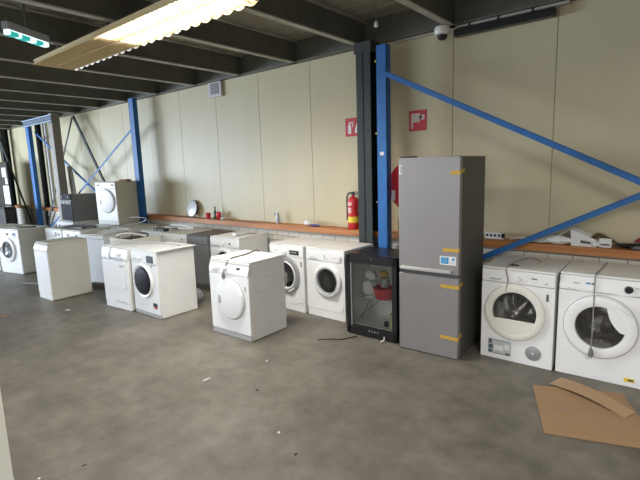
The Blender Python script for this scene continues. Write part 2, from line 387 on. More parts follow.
# ---------------------------------------------------------------- black notice cabinet at the far left
c = thing('tall_cabinet', 'black tall cabinet with white notices at the far left edge', 'cabinet', (-15.65, 4.42, 0))
box(-0.50, 0.80, 0.0, 0.05, 0.0, 2.28).build('body', BK, c, bevel=0.01)
box(-0.50, 0.80, -0.02, 0.0, 0.05, 2.25).build('door', BK, c, bevel=0.004)
for (a, b, z0, z1) in ((0.36, 0.70, 1.86, 2.12), (0.56, 0.74, 1.66, 1.84), (0.32, 0.78, 1.10, 1.62)):
    box(a, b, -0.026, -0.021, z0, z1).build('notice', PW, c, smooth=False)
c2 = thing('crate', 'black low container standing in front of the tall cabinet at the far left', 'container', (-14.2, 4.08, 0))
box(-0.8, 0.22, -0.12, 0.12, 0.05, 1.04).build('body', mat('black_crate', (0.02, 0.018, 0.018), 0.6), c2, bevel=0.02)
box(-0.82, 0.24, -0.13, 0.13, 1.04, 1.08).build('rim', BK, c2, bevel=0.005)
for sx in (-0.5, 0.1): box(sx - 0.05, sx + 0.05, -0.11, 0.11, 0, 0.05).build('skid', BR, c2, smooth=False)

# ---------------------------------------------------------------- appliances
def place(name, label, cat, L, ang, w, d, z=0, group=None):
    a = math.radians(ang); c = math.cos(a); s = math.sin(a)
    return thing(name, label, cat, (L[0] + c * w / 2 - s * d / 2, L[1] + s * w / 2 + c * d / 2, z), a, group)

def machine(name, label, cat, L, ang, w=0.595, h=0.865, d=0.57, z=0, body=W, front=W2, top=None, group=None,
            zc=0.13, slant=0.0, door='glass', cx=0.0, cz=0.47, R=0.20, r=0.145, ring=None, ring2=None,
            drawer=None, knob=None, knob_m=None, display=None, display_m=BK, buttons=(), kick=None, kick_m=None, kick_h=0.10,
            flap=None, handle=None, depth_front=0.02, lid=True, marks=(), gm=None, seam=True):
    t = place(name, label, cat, L, ang, w, d, z, group)
    x0, x1, y0, y1 = -w / 2, w / 2, -d / 2, d / 2
    yb = y0 + depth_front; top = top or body
    ht = h - 0.022 if lid else h
    hole = door == 'glass'
    zk = kick_h if kick is not False else 0.004
    if hole:
        m = MB().box(x0, x0 + 0.006, yb, y1, 0.008, ht).box(x1 - 0.006, x1, yb, y1, 0.008, ht).box(x0, x1, y1 - 0.006, y1, 0.008, ht).box(x0, x1, yb, y1, 0.008, 0.02)
        m.build('cabinet', body, t, smooth=False)
    else:
        box(x0, x1, yb, y1, 0.008, ht).build('cabinet', body, t, bevel=0.004)
    if lid:
        box(x0 - 0.001, x1 + 0.001, y0 + slant + 0.004, y1, h - 0.02, h).build('top_panel', top, t, bevel=0.005)
    # front
    zp = ht - zc
    if hole:
        MB().plate_hole(x0, x1, zk, zp - 0.004, cx, cz, r + 0.012, y0, y0 + 0.022).build('front_panel', front, t, smooth=False)
    else:
        box(x0, x1, y0, yb, zk, zp - 0.004).build('front_panel', front, t, bevel=0.004)
    if kick is not False:
        box(x0, x1, y0 + 0.004, yb, 0.004, zk - 0.004).build('kick_plate', kick_m or front, t, bevel=0.004)
    if slant:
        cp = MB().prism([(y0, zp), (y0, zp + zc * 0.35), (y0 + slant, ht), (yb + slant, ht), (yb + slant, zp)], x0, x1, 'x')
    else:
        cp = MB().box(x0, x1, y0 - 0.003, yb, zp, ht)
    cpo = cp.build('control_panel', front, t, bevel=0.005)
    def py(zz):    # y of the control panel's face
        zl = zp + zc * 0.35
        if not slant or zz < zl: return y0 - (0 if slant else 0.003)
        return y0 + slant * (zz - zl) / (ht - zl)
    if drawer:
        a, b, z0, z1 = drawer
        yy = py(z0) - 0.004
        dr = MB().prism([(yy, z0), (py(z1) - 0.004, z1), (py(z1) + 0.004, z1), (yy + 0.008, z0)], a, b, 'x').build('detergent_drawer', front, t, bevel=0.003)
        MB().prism([(yy - 0.002, z0 + 0.008), (py(z0 + 0.02) - 0.006, z0 + 0.02), (py(z0 + 0.02), z0 + 0.02), (yy + 0.004, z0 + 0.008)], a + 0.02, b - 0.02, 'x').build('grip', LG, dr, smooth=False)
    if knob:
        for (kx, kz, kr) in ([knob] if not isinstance(knob, list) else knob):
            yy = py(kz)
            MB().lathe([(kr * 1.15, 0.004), (kr * 1.15, -0.004), (kr, -0.006), (kr * 0.93, -0.024), (kr * 0.8, -0.027), (0, -0.027)], kx, yy, kz, 'y', 24).build('knob', knob_m or front, t)
    if display:
        a, b, z0, z1 = display
        MB().prism([(py(z0) - 0.004, z0), (py(z1) - 0.004, z1), (py(z1) + 0.004, z1), (py(z0) + 0.004, z0)], a, b, 'x').build('display', display_m, t, smooth=False)
    for (bx, bz, bs) in buttons:
        yy = py(bz); box(bx - bs, bx + bs, yy - 0.005, yy + 0.006, bz - bs * 0.7, bz + bs * 0.7).build('button', LG, t, smooth=False)
    for (a, b, z0, z1, mm) in marks:
        yy = min(py(z0), py(z1)) if z0 > zp else y0
        box(a, b, yy - 0.0055, yy + 0.003, z0, z1).build('printed_mark', mm, t, smooth=False)
    if door == 'glass':
        ring = ring or front
        do = MB().lathe([(R, 0.0), (R, -0.012), (R - 0.008, -0.026), ((R + r) / 2, -0.036), (r + 0.004, -0.028), (r, -0.012), (r, 0.004)], cx, y0, cz, 'y', 48, close=False).build('door_ring', ring, t)
        if ring2:
            MB().lathe([(r + 0.022, -0.030), (r + 0.012, -0.040), (r, -0.034), (r - 0.004, -0.012)], cx, y0, cz, 'y', 40, close=False).build('inner_ring', ring2, do)
        MB().lathe([(r, -0.012), (r * 0.85, -0.006), (r * 0.6, 0.004), (r * 0.3, 0.010), (0, 0.012)], cx, y0, cz, 'y', 40).build('door_glass', gm or GL, do)
        MB().lathe([(r + 0.012, 0.0), (r + 0.016, 0.03), (r - 0.005, 0.05), (r + 0.01, 0.075)], cx, y0, cz, 'y', 36, close=False).build('door_gasket', GR, t)
        dr = MB().lathe([(r + 0.01, 0.075), (0.235, 0.085)] + [(0.235 - (0.010 if k % 2 else 0), 0.11 + 0.028 * k) for k in range(12)] + [(0.20, 0.45), (0.15, 0.44), (0.14, 0.455), (0.05, 0.445), (0, 0.44)], cx, y0, cz, 'y', 36, close=False).build('drum', ST, t)
        for k in range(3):
            q = k * 2 * PI / 3 + 0.5
            MB().tube([(cx + 0.225 * math.cos(q), y0 + yy, cz + 0.225 * math.sin(q)) for yy in (0.10, 0.16, 0.28, 0.42)], [0.012, 0.03, 0.03, 0.012], 8).build('drum_baffle', ST, dr)
        hs = handle or 0.0
        q = math.radians(hs)
        hm = MB().tube([(cx + (R - 0.022) * math.cos(q + e), y0 - 0.036, cz + (R - 0.022) * math.sin(q + e)) for e in (-0.28, -0.14, 0, 0.14, 0.28)], [0.006, 0.010, 0.011, 0.010, 0.006], 8)
        hm.build('door_handle', ring2 or ring, do)
    elif door == 'dark':
        do = MB().lathe([(R, 0.0), (R, -0.014), (R - 0.012, -0.026), (r + 0.01, -0.022), (r, -0.018)], cx, y0, cz, 'y', 48, close=False).build('door_ring', ring or front, t)
        MB().lathe([(r, -0.018), (r * 0.93, -0.032), (r * 0.6, -0.040), (0, -0.043)], cx, y0, cz, 'y', 48).build('door_glass', GLB, do)
        box(cx - R + 0.025, cx - R + 0.06, y0 - 0.040, y0 - 0.022, cz - 0.045, cz - 0.02).build('door_handle', front, do, bevel=0.006)
    elif door == 'solid':
        do = MB().lathe([(R, 0.0), (R, -0.012), (R - 0.012, -0.028), (R - 0.05, -0.034), (0, -0.036)], cx, y0, cz, 'y', 48).build('door', ring or front, t)
        if seam: MB().lathe([(R + 0.010, 0.002), (R + 0.010, -0.004), (R - 0.002, -0.004), (R - 0.002, 0.002)], cx, y0, cz, 'y', 48, close=False).build('door_surround', LG, t)
        box(cx - R * 0.72, cx - R * 0.55, y0 - 0.040, y0 - 0.03, cz - 0.06, cz + 0.035).build('door_grip', LG, do, bevel=0.004)
    elif door == 'panel':
        a, b, z0, z1 = handle
        m = MB(); rr = 0.03; pr = []
        for (ex, ez, s0) in ((b - rr, z1 - rr, 0), (a + rr, z1 - rr, 90), (a + rr, z0 + rr, 180), (b - rr, z0 + rr, 270)):
            for k in range(5): q = math.radians(s0 + k * 22.5); pr.append((ex + rr * math.cos(q), ez + rr * math.sin(q)))
        do = MB().prism(pr, y0 - 0.008, y0 + 0.004, 'y').build('door', front, t, bevel=0.002)
        box(b - 0.10, b - 0.015, y0 - 0.011, y0 - 0.007, (z0 + z1) / 2 + 0.12, (z0 + z1) / 2 + 0.15).build('door_grip', LG, do, smooth=False)
    if flap:
        kind, a, b, z0, z1 = flap
        if kind == 'rect': box(a, b, y0 - 0.005, y0 + 0.004, z0, z1).build('filter_flap', front, t, bevel=0.003)
        if kind == 'grille':
            g = box(a, b, y0 - 0.004, y0 + 0.004, z0, z1).build('vent_grille', LG, t, bevel=0.003)
    if kick == 'foot' or True:
        for fx in (x0 + 0.05, x1 - 0.05):
            for fy in (y0 + 0.06, y1 - 0.06):
                MB().lathe([(0.022, 0), (0.022, 0.008), (0.012, 0.012), (0.012, 0.03)], fx, fy, 0, 'z', 12).build('foot', BR, t)
    return t
def cord(name, label, t, pts, r=0.005, m=CAB, plug=None, cat='power cord'):
    """cable in the local frame of machine t: child part of the machine"""
    o = MB().tube(spline(pts, 8), r, 7).build('power_cord', m, t)
    if plug:
        p = Vector(plug); q = MB().lathe([(0.006, 0.05), (0.012, 0.045), (0.020, 0.01), (0.020, -0.012), (0.016, -0.016), (0, -0.016)], p.x, p.y, p.z, 'z', 12)
        q.tube([p + Vector((-0.008, 0, -0.014)), p + Vector((-0.008, 0, -0.034))], 0.003, 6).tube([p + Vector((0.008, 0, -0.014)), p + Vector((0.008, 0, -0.034))], 0.003, 6)
        q.build('plug', GR, o)
    return o

# right-hand pair ------------------------------------------------
O = machine('tumble_dryer', 'white tumble dryer with a large cream porthole ring, directly right of the tall grey fridge', 'dryer', (-1.498, 4.165), 0.5, w=0.622, d=0.62,
    body=W, front=W2, zc=0.115, door='glass', cx=-0.015, cz=0.475, R=0.262, r=0.188, ring=CR, knob=(0.005, 0.788, 0.024), handle=180, h=0.878,
    drawer=(-0.26, -0.12, 0.755, 0.81), marks=((0.12, 0.165, 0.802, 0.810, DG), (0.23, 0.25, 0.768, 0.776, LG), (0.245, 0.262, 0.62, 0.68, DG)), kick=False,
    depth_front=0.02, gm=glass('clear_door_glass', (0.93, 0.93, 0.92), 0.1))
y0 = -0.31
q = MB(); pr = [(-0.015 + 0.20 * math.cos(math.radians(a)), 0.475 + 0.20 * math.sin(math.radians(a))) for a in range(200, 341, 7)]
q.prism(pr, y0 - 0.030, y0 - 0.004, 'y').build('door_sill', CR, O, bevel=0.006)
st = box(-0.24, -0.035, y0 - 0.006, y0 + 0.002, 0.050, 0.190).build('info_sticker', mat('sticker_film', (0.50, 0.53, 0.54), 0.3), O, smooth=False)
q = MB()
for (a, b, z0, z1) in ((-0.235, -0.20, 0.055, 0.085), (-0.235, -0.195, 0.095, 0.135), (-0.235, -0.205, 0.145, 0.185), (-0.08, -0.04, 0.055, 0.075), (-0.23, -0.05, 0.183, 0.187), (-0.19, -0.05, 0.053, 0.058)): q.box(a, b, y0 - 0.0072, y0 - 0.006, z0, z1)
q.build('printed_figure', mat('sticker_ink', (0.09, 0.12, 0.15), 0.5), st, smooth=False)
q = MB().box(-0.185, -0.10, y0 - 0.0072, y0 - 0.006, 0.085, 0.135).box(-0.09, -0.05, y0 - 0.0072, y0 - 0.006, 0.105, 0.155); q.build('printed_panel', PW, st, smooth=False)
v = MB().lathe([(0.066, 0.002), (0.066, -0.006), (0.060, -0.009), (0, -0.009)], 0.155, y0, 0.125, 'y', 32).build('lint_vent', SIL, O)
MB().lathe([(0.014, -0.009), (0.014, -0.013), (0, -0.013)], 0.155, y0, 0.125, 'y', 4).build('hub', PW, v)
cord('', '', O, [(0.10, 0.10, 0.880), (0.02, 0.12, 0.905), (-0.06, 0.04, 0.90), (-0.10, -0.10, 0.882), (-0.10, -0.26, 0.884), (-0.095, -0.318, 0.85), (-0.075, -0.325, 0.77), (-0.085, -0.345, 0.675)], 0.005)
MB().tube(spline([(-0.11, -0.16, 0.880), (-0.06, -0.19, 0.883), (-0.03, -0.17, 0.880)]), 0.009, 7).build('cord_clip', BK, O)

P_ = machine('washing_machine', 'white washing machine with black round dial and wide dark porthole at the right edge', 'washing machine', (-0.850, 4.185), 2.0, w=0.63, d=0.62,
    body=W, front=W2, zc=0.115, slant=0.035, door='glass', cx=-0.005, cz=0.462, R=0.262, r=0.175, ring=W2, h=0.885, kick=False, knob=(0.175, 0.798, 0.026), knob_m=BK,
    display=None, marks=((-0.21, -0.165, 0.807, 0.814, LG), (-0.12, -0.090, 0.810, 0.821, LBL), (-0.08, -0.055, 0.808, 0.818, DG), (0.215, 0.24, 0.812, 0.817, LG), (0.185, 0.255, 0.045, 0.075, YL), (0.21, 0.25, 0.052, 0.068, DG)), seam=True, handle=50)
q = MB().lathe([(0.268, 0.002), (0.268, -0.003), (0.260, -0.003)], -0.005, -0.31, 0.462, 'y', 48, close=False).build('door_surround', LG, P_)
# moulded grip that cuts into the glass at the upper right
gp = MB(); pr = [(0.0 + 0.182 * math.cos(math.radians(a)), 0.182 * math.sin(math.radians(a))) for a in range(-8, 78, 6)] + [(0.055, 0.13), (0.068, 0.085), (0.10, 0.03), (0.14, -0.015)]
gp.prism([(-0.005 + p[0], 0.462 + p[1]) for p in pr], -0.31 - 0.030, -0.31 - 0.014, 'y').build('door_grip', W2, P_, bevel=0.003)
MB().tube(spline([(-0.26, -0.313, 0.775), (-0.15, -0.314, 0.750), (0.0, -0.313, 0.742), (0.15, -0.313, 0.748), (0.30, -0.313, 0.765)]), 0.004, 6).build('trim_ridge', W2, P_)
cord('', '', P_, [(-0.03, 0.27, 0.891), (-0.04, 0.05, 0.891), (-0.055, -0.18, 0.892), (-0.056, -0.285, 0.882), (-0.055, -0.325, 0.76), (-0.05, -0.356, 0.60), (-0.048, -0.358, 0.45), (-0.05, -0.358, 0.28)], 0.005, plug=(-0.05, -0.362, 0.235))

# tall fridge ------------------------------------------------------
F = place('fridge_freezer', 'tall grey steel two-door fridge freezer with orange tape strips, by the blue post', 'fridge', (-2.222, 3.885), 2.5, 0.60, 0.70)
fh = 1.89; fy = -0.35
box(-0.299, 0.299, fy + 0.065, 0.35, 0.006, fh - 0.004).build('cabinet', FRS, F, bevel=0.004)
d1 = box(-0.30, 0.30, fy, fy + 0.060, 0.812, fh).build('upper_door', STB, F, bevel=0.006)
d2 = box(-0.30, 0.30, fy, fy + 0.060, 0.006, 0.782).build('lower_door', STB, F, bevel=0.006)
box(-0.295, 0.295, fy + 0.012, fy + 0.066, 0.768, 0.83).build('door_gap_strip', DG, F, smooth=False)
h = MB().prism([(fy - 0.026, 0.824), (fy - 0.030, 0.848), (fy + 0.002, 0.854), (fy + 0.002, 0.822)], -0.275, 0.235, 'x').build('door_handle', mat('satin_handle', (0.55, 0.54, 0.52), 0.35, metal=0.2), d1, bevel=0.003)
box(-0.29, -0.25, fy - 0.012, fy + 0.002, 0.806, 0.828).build('hinge_cover', BK, d1, smooth=False)
s = box(0.12, 0.275, fy - 0.0022, fy + 0.002, 0.925, 1.005).build('energy_sticker', PW, d1, smooth=False); s.location.z = -0.022
MB().box(0.13, 0.205, fy - 0.0030, fy - 0.0022, 0.935, 0.995).box(0.235, 0.262, fy - 0.0030, fy - 0.0022, 0.972, 0.992).build('printed_block', LBL, s, smooth=False)
q = MB()
for zz in (0.942, 0.952, 0.962): q.box(0.215, 0.268, fy - 0.0030, fy - 0.0022, zz, zz + 0.003)
for zz in (0.950, 0.965, 0.980): q.box(0.138, 0.19, fy - 0.0038, fy - 0.0030, zz, zz + 0.004)
q.build('printed_line', LG, s, smooth=False)
s = box(-0.292, -0.262, fy - 0.0022, fy + 0.002, 1.735, 1.825).build('small_sticker', PW, d1, smooth=False)
box(-0.286, -0.268, fy - 0.003, fy - 0.0022, 1.745, 1.815).build('printed_block', LG, s, smooth=False)
box(-0.28, -0.13, fy - 0.001, fy + 0.05, fh, fh + 0.012).build('top_hinge', BK, F, bevel=0.003)
for (z0, dz, a, b, sd) in ((1.745, 0.0, 0.215, 0.30, 0.11), (1.045, 0.0, 0.15, 0.30, 0.045), (0.70, 0.0, 0.13, 0.30, 0.10), (0.205, 0.0, 0.125, 0.30, 0.09)):
    m = MB(); n = 8
    for k in range(n):
        xa = a + (b - a) * k / n; xb = a + (b - a) * (k + 1) / n; j = 0.004 * math.sin(k * 2.3 + z0 * 9)
        m.box(xa, xb + 0.0015, fy - 0.0025, fy - 0.0003, z0 - 0.017 + j, z0 + 0.014 + j * 0.5)
    m.prism([(fy - 0.0025, z0 - 0.016), (fy + sd, z0 + 0.008), (fy + sd, z0 + 0.036), (fy - 0.0025, z0 + 0.014)], 0.3003, 0.3022, 'x')
    m.build('tape_strip', YE, F, smooth=False)
box(-0.29, 0.29, fy + 0.03, fy + 0.07, 0.004, 0.030).build('plinth', BK, F, smooth=False)
for fx in (-0.25, 0.25):
    for yy in (-0.22, 0.25): MB().lathe([(0.02, 0), (0.02, 0.03)], fx, yy, 0, 'z', 12).build('foot', BR, F)

# glass door cooler -------------------------------------------------
Nn = place('display_cooler', 'black glass-door drinks cooler with odds and ends inside, left of the tall fridge', 'cooler', (-2.905, 3.925), 1.5, 0.62, 0.50)
hh = 0.892; y0 = -0.25; x0 = -0.31; x1 = 0.31
m = MB().box(x0, x0 + 0.03, y0 + 0.05, 0.25, 0.012, hh).box(x1 - 0.03, x1, y0 + 0.05, 0.25, 0.012, hh).box(x0, x1, 0.22, 0.25, 0.012, hh).box(x0, x1, y0 + 0.05, 0.25, hh - 0.04, hh).box(x0, x1, y0 + 0.05, 0.25, 0.012, 0.10)
m.build('cabinet', BK, Nn, smooth=False)
m = MB().box(x0 + 0.03, x0 + 0.036, y0 + 0.06, 0.22, 0.10, hh - 0.04).box(x1 - 0.036, x1 - 0.03, y0 + 0.06, 0.22, 0.10, hh - 0.04).box(x0 + 0.03, x1 - 0.03, 0.212, 0.22, 0.10, hh - 0.04).box(x0 + 0.03, x1 - 0.03, y0 + 0.06, 0.22, 0.10, 0.108).box(x0 + 0.03, x1 - 0.03, y0 + 0.06, 0.22, hh - 0.048, hh - 0.04)
m.build('liner', mat('cooler_liner', (0.85, 0.87, 0.85), 0.35), Nn, smooth=False)
fr = MB().box(x0, x0 + 0.055, y0, y0 + 0.045, 0.012, hh - 0.005).box(x1 - 0.055, x1, y0, y0 + 0.045, 0.012, hh - 0.005).box(x0, x1, y0, y0 + 0.045, hh - 0.085, hh - 0.005).box(x0, x1, y0, y0 + 0.045, 0.012, 0.10)
fr = fr.build('door_frame', BK, Nn, bevel=0.003, smooth=False)
box(x0 + 0.055, x1 - 0.055, y0 + 0.018, y0 + 0.024, 0.10, hh - 0.085).build('door_glass', GLC, fr, smooth=False)
box(x0 + 0.055, x0 + 0.066, y0 + 0.004, y0 + 0.03, 0.10, hh - 0.085).build('edge_strip', SIL, fr, smooth=False)
MB().lathe([(0.010, 0), (0.010, -0.006), (0, -0.006)], 0.02, y0, hh - 0.03, 'y', 12).build('lock', CH, fr)
box(x0, x1, y0 + 0.05, 0.25, hh, hh + 0.005).build('top_panel', BK, Nn, smooth=False)
m = MB()
for k in range(14): m.box(x0 + 0.04, x1 - 0.04, y0 + 0.12 + k * 0.025, y0 + 0.124 + k * 0.025, 0.40, 0.404)
for xx in (x0 + 0.05, 0, x1 - 0.05): m.box(xx - 0.003, xx + 0.003, y0 + 0.10, 0.21, 0.395, 0.40)
m.build('wire_shelf', CH, Nn, smooth=False)
for fx in (-0.27, 0.27):
    for yy in (-0.16, 0.2): MB().lathe([(0.02, 0), (0.02, 0.035)], fx, yy, 0, 'z', 12).build('foot', BR, Nn)
m = MB()
for k in range(4): m.lathe([(0.009, -0.002), (0.009, 0.002)], -0.02 + k * 0.035, y0 - 0.001, 0.075, 'y', 10)
m.build('badge', SIL, fr, smooth=False)
def in_cooler(lx, ly, lz):
    a = Nn.rotation_euler.z; p = Nn.location
    return (p.x + math.cos(a) * lx - math.sin(a) * ly, p.y + math.sin(a) * lx + math.cos(a) * ly, lz)
def item(name, mb, m, lp, label, cat, rz=0, **k):
    o = mb.build(name, m, loc=lp, rz=rz, **k); return tag(o, label, cat)
def blob(sx, sy, sz, seed, n=14, rg=8, amp=0.18):
    rnd = random.Random(seed); m = MB(); vs = []; fs = []
    for i in range(rg + 1):
        ph = PI * i / rg
        for k in range(n):
            a = 2 * PI * k / n; w_ = 1 + amp * (rnd.random() - 0.5) * 2
            vs.append((sx * math.sin(ph) * math.cos(a) * w_, sy * math.sin(ph) * math.sin(a) * w_, sz + sz * math.cos(ph) * (1 if i < rg else 1)))
    for i in range(rg):
        for k in range(n): fs.append((i * n + k, (i + 1) * n + k, (i + 1) * n + (k + 1) % n, i * n + (k + 1) % n))
    return m.add(vs, fs)
item('basket', MB().lathe([(0.09, 0), (0.125, 0.12), (0.13, 0.12), (0.10, 0.0)], 0, 0, 0, 'z', 20), mat('red_plastic', (0.62, 0.04, 0.06), 0.4), in_cooler(0.06, -0.05, 0.406), 'red plastic tub on the cooler shelf', 'tub')
item('plastic_bag', blob(0.085, 0.06, 0.085, 3), PW, in_cooler(-0.135, -0.05, 0.405), 'crumpled white bag on the left of the cooler shelf', 'bag')
item('paper_bundle', blob(0.07, 0.05, 0.06, 5), mat('pale_wrap', (0.7, 0.7, 0.68), 0.5), in_cooler(-0.12, -0.04, 0.577), 'pale grey crumpled packet on top of the white bag in the cooler', 'packet')
item('tin', MB().lathe([(0.05, 0), (0.05, 0.09), (0.045, 0.095), (0, 0.095)], 0, 0, 0, 'z', 20), SIL, in_cooler(0.06, -0.04, 0.53), 'silver tin standing on the red tub in the cooler', 'tin')
item('paper_bag', blob(0.06, 0.04, 0.04, 8), WDB, in_cooler(0.04, -0.04, 0.627), 'yellow brown packet on top of the silver tin in the cooler', 'packet')
item('jar', MB().lathe([(0.035, 0), (0.035, 0.12), (0.03, 0.13), (0, 0.13)], 0, 0, 0, 'z', 18), PW, in_cooler(0.228, -0.12, 0.406), 'white jar at the right end of the cooler shelf', 'jar')
item('can', MB().lathe([(0.045, 0), (0.045, 0.15), (0.04, 0.155), (0, 0.155)], 0, 0, 0, 'z', 18), mat('pale_yellow_label', (0.60, 0.58, 0.32), 0.5), in_cooler(0.20, -0.11, 0.110), 'pale yellow can at the bottom right inside the cooler', 'can')
item('cup', MB().lathe([(0.022, 0), (0.028, 0.05), (0.024, 0.05), (0.018, 0.004)], 0, 0, 0, 'z', 16), BK, in_cooler(0.11, -0.11, 0.110), 'small dark cup on the cooler floor', 'cup')
MB().tube(spline([(-0.24, -0.10, 0.15), (-0.10, -0.12, 0.28), (0.02, -0.1, 0.39), (-0.08, -0.10, 0.39), (-0.17, -0.12, 0.22), (-0.23, -0.08, 0.14)]), 0.003, 6).build('cable', BK, Nn)

# two washers in the row left of the cooler -------------------------
M_ = machine('washing_machine', 'white washing machine with white porthole ring, touching the black cooler', 'washing machine', (-3.70, 4.18), -1.0, w=0.595, d=0.60,
    body=W, front=W2, zc=0.13, door='glass', cx=0.045, cz=0.48, R=0.212, r=0.15, ring=W2, ring2=LG, knob=[(0.235, 0.78, 0.022)], buttons=((0.0, 0.785, 0.008), (0.0, 0.765, 0.008), (0.0, 0.745, 0.008), (0.04, 0.745, 0.007), (0.16, 0.765, 0.006), (0.12, 0.765, 0.005)),
    drawer=(-0.27, -0.09, 0.715, 0.80), kick_h=0.10, handle=-50, marks=((-0.22, -0.13, 0.748, 0.754, LG),), flap=('rect', 0.20, 0.27, 0.12, 0.19))
L_ = machine('washing_machine', 'white washing machine with silver porthole ring and black display, second from the black cooler', 'washing machine', (-4.355, 4.19), -2.0, w=0.615, d=0.60,
    body=W, front=W2, zc=0.13, door='glass', cx=0.0, cz=0.47, R=0.24, r=0.165, ring=SIL, ring2=W2, knob=(-0.015, 0.765, 0.030), display=(0.07, 0.235, 0.745, 0.80),
    drawer=(-0.29, -0.09, 0.715, 0.80), kick_h=0.10, handle=-60, marks=((-0.19, -0.15, 0.775, 0.782, LG), (0.26, 0.275, 0.60, 0.665, DG)), flap=('rect', 0.18, 0.27, 0.12, 0.20))
q = MB()
for k in range(4): q.box(0.085 + k * 0.03, 0.105 + k * 0.03, -0.3075, -0.3065, 0.768, 0.782)
q.build('display_digit', LG, L_, smooth=False)

# front dryer standing in the aisle ---------------------------------
K = machine('tumble_dryer', 'white tumble dryer with a solid round white door, standing alone in the aisle', 'dryer', (-4.205, 3.085), 1.0, w=0.64, d=0.56, h=0.87,
    body=RIB, top=W, front=W2, zc=0.14, slant=0.03, door='solid', cx=0.02, cz=0.44, R=0.225, ring=W2, kick_m=mat('pale_grey_plinth', (0.42, 0.42, 0.42), 0.4), kick_h=0.07, knob=(-0.03, 0.778, 0.022),
    display=(0.135, 0.19, 0.775, 0.80), marks=((-0.26, -0.16, 0.735, 0.743, LG), (0.262, 0.275, 0.56, 0.61, LG)), drawer=(-0.27, -0.1, 0.755, 0.81))
MB().tube([(0.225, -0.297, 0.50), (0.232, -0.297, 0.43)], 0.008, 8).build('hinge', DG, K)
MB().tube([(0.205, -0.297, 0.36), (0.195, -0.297, 0.34)], 0.008, 8).build('hinge', DG, K)
cord('', '', K, [(-0.05, 0.255, 0.88), (-0.06, 0.20, 0.895), (0.0, 0.02, 0.89), (0.0, -0.12, 0.885), (-0.01, -0.22, 0.872), (-0.03, -0.282, 0.80), (-0.035, -0.303, 0.74)], 0.008, m=mat('dark_cable', (0.10, 0.10, 0.10), 0.5), plug=(-0.035, -0.313, 0.69))

# left pair ---------------------------------------------------------
G = machine('washing_machine', 'white washing machine with black glass door and display, right one of the left pair', 'washing machine', (-5.69, 2.955), 0.5, w=0.60, d=0.555,
    body=W, front=W2, zc=0.145, door='dark', cx=-0.03, cz=0.465, R=0.225, r=0.185, ring=W2, knob=(-0.07, 0.762, 0.030), display=(0.085, 0.235, 0.715, 0.805), kick_m=mat('pale_grey_plinth', (0.42, 0.42, 0.42), 0.4), kick_h=0.055,
    drawer=(-0.28, -0.13, 0.725, 0.80), marks=((0.155, 0.245, 0.155, 0.20, BK), (0.17, 0.245, 0.13, 0.152, RED), (0.165, 0.195, 0.66, 0.69, LG)))
box(-0.30, 0.335, -0.27, 0.30, 0.866, 0.876).build('loose_lid', W, G, bevel=0.003)
Fm = machine('condenser_dryer', 'white dryer with a rectangular door and recessed control panel, left one of the left pair', 'dryer', (-6.345, 2.875), 4.5, w=0.60, d=0.56,
    body=W, front=W2, zc=0.155, slant=0.02, door='panel', handle=(-0.20, 0.235, 0.30, 0.655), kick_h=0.09, kick_m=W2, knob=(0.12, 0.765, 0.024), display=(-0.07, 0.22, 0.705, 0.72), display_m=LG,
    marks=((0.20, 0.222, 0.54, 0.60, LG), (-0.24, -0.18, 0.70, 0.708, LG)), flap=('grille', -0.05, 0.22, 0.105, 0.118))
MB().tube(spline([(-0.085, -0.285, 0.69), (-0.10, -0.285, 0.76), (-0.08, -0.272, 0.82), (-0.04, -0.20, 0.880), (0.10, -0.05, 0.882), (0.33, 0.1, 0.886), (0.9, 0.12, 0.886)]), 0.006, 7).build('hose', LG, Fm)
MB().tube(spline([(-0.085, -0.286, 0.70), (0.0, -0.288, 0.695), (0.20, -0.288, 0.695)]), 0.004, 6).build('trim_line', LG, Fm)

# dryer with plain side in the left foreground ----------------------
B = machine('top_loading_washer', 'yellowed white narrow machine with slanted top edge in the left foreground, showing its blank side', 'washing machine', (-7.69, 2.485), 3.0, w=0.43, d=0.60,
    body=WO, top=WO, front=W2, zc=0.10, slant=0.035, door='none', kick_h=0.10)
# far left washer ----------------------------------------------------
A = machine('washing_machine', 'white washing machine with dark porthole at the far left, facing the aisle', 'washing machine', (-10.50, 2.80), 12.0, w=0.70, d=0.60,
    body=WO, top=W, front=W2, zc=0.13, door='glass', cx=-0.02, cz=0.46, R=0.235, r=0.155, ring=W2, ring2=LG, knob=(-0.02, 0.77, 0.028), display=(0.16, 0.27, 0.735, 0.80), display_m=mat('blue_display', (0.03, 0.06, 0.16), 0.3), handle=180)
A0 = machine('washing_machine', 'white appliance cut by the left edge of the photo, beside the far left washer', 'washing machine', (-11.22, 2.70), 10.0, w=0.60, d=0.60,
    body=WO, front=W2, zc=0.13, door='solid', cz=0.46)

# second row ---------------------------------------------------------
C1 = machine('washing_machine', 'white washing machine with a white dial, behind the blank-sided machine on the left', 'washing machine', (-9.60, 3.34), 6.0, w=0.595, d=0.58, body=WO, front=W2, zc=0.13, door='solid', knob=[(0.08, 0.765, 0.03), (0.20, 0.765, 0.022)], marks=((0.02, 0.04, 0.75, 0.78, LBL),))
C2 = machine('washing_machine', 'white washing machine with small black display, between the dial machine and the ribbed appliance', 'washing machine', (-8.96, 3.40), 7.0, w=0.595, d=0.58, body=WO, front=W2, zc=0.13, door='solid', display=(0.12, 0.20, 0.748, 0.785), knob=(-0.12, 0.765, 0.024))
D = machine('chest_appliance', 'white appliance with horizontally ribbed front, between the yellowed machine and the left pair', 'appliance', (-7.98, 3.28), 16.0, w=0.56, d=0.55, body=RIB2, front=RIB2, top=WO, zc=0.06, door='none', kick=False)
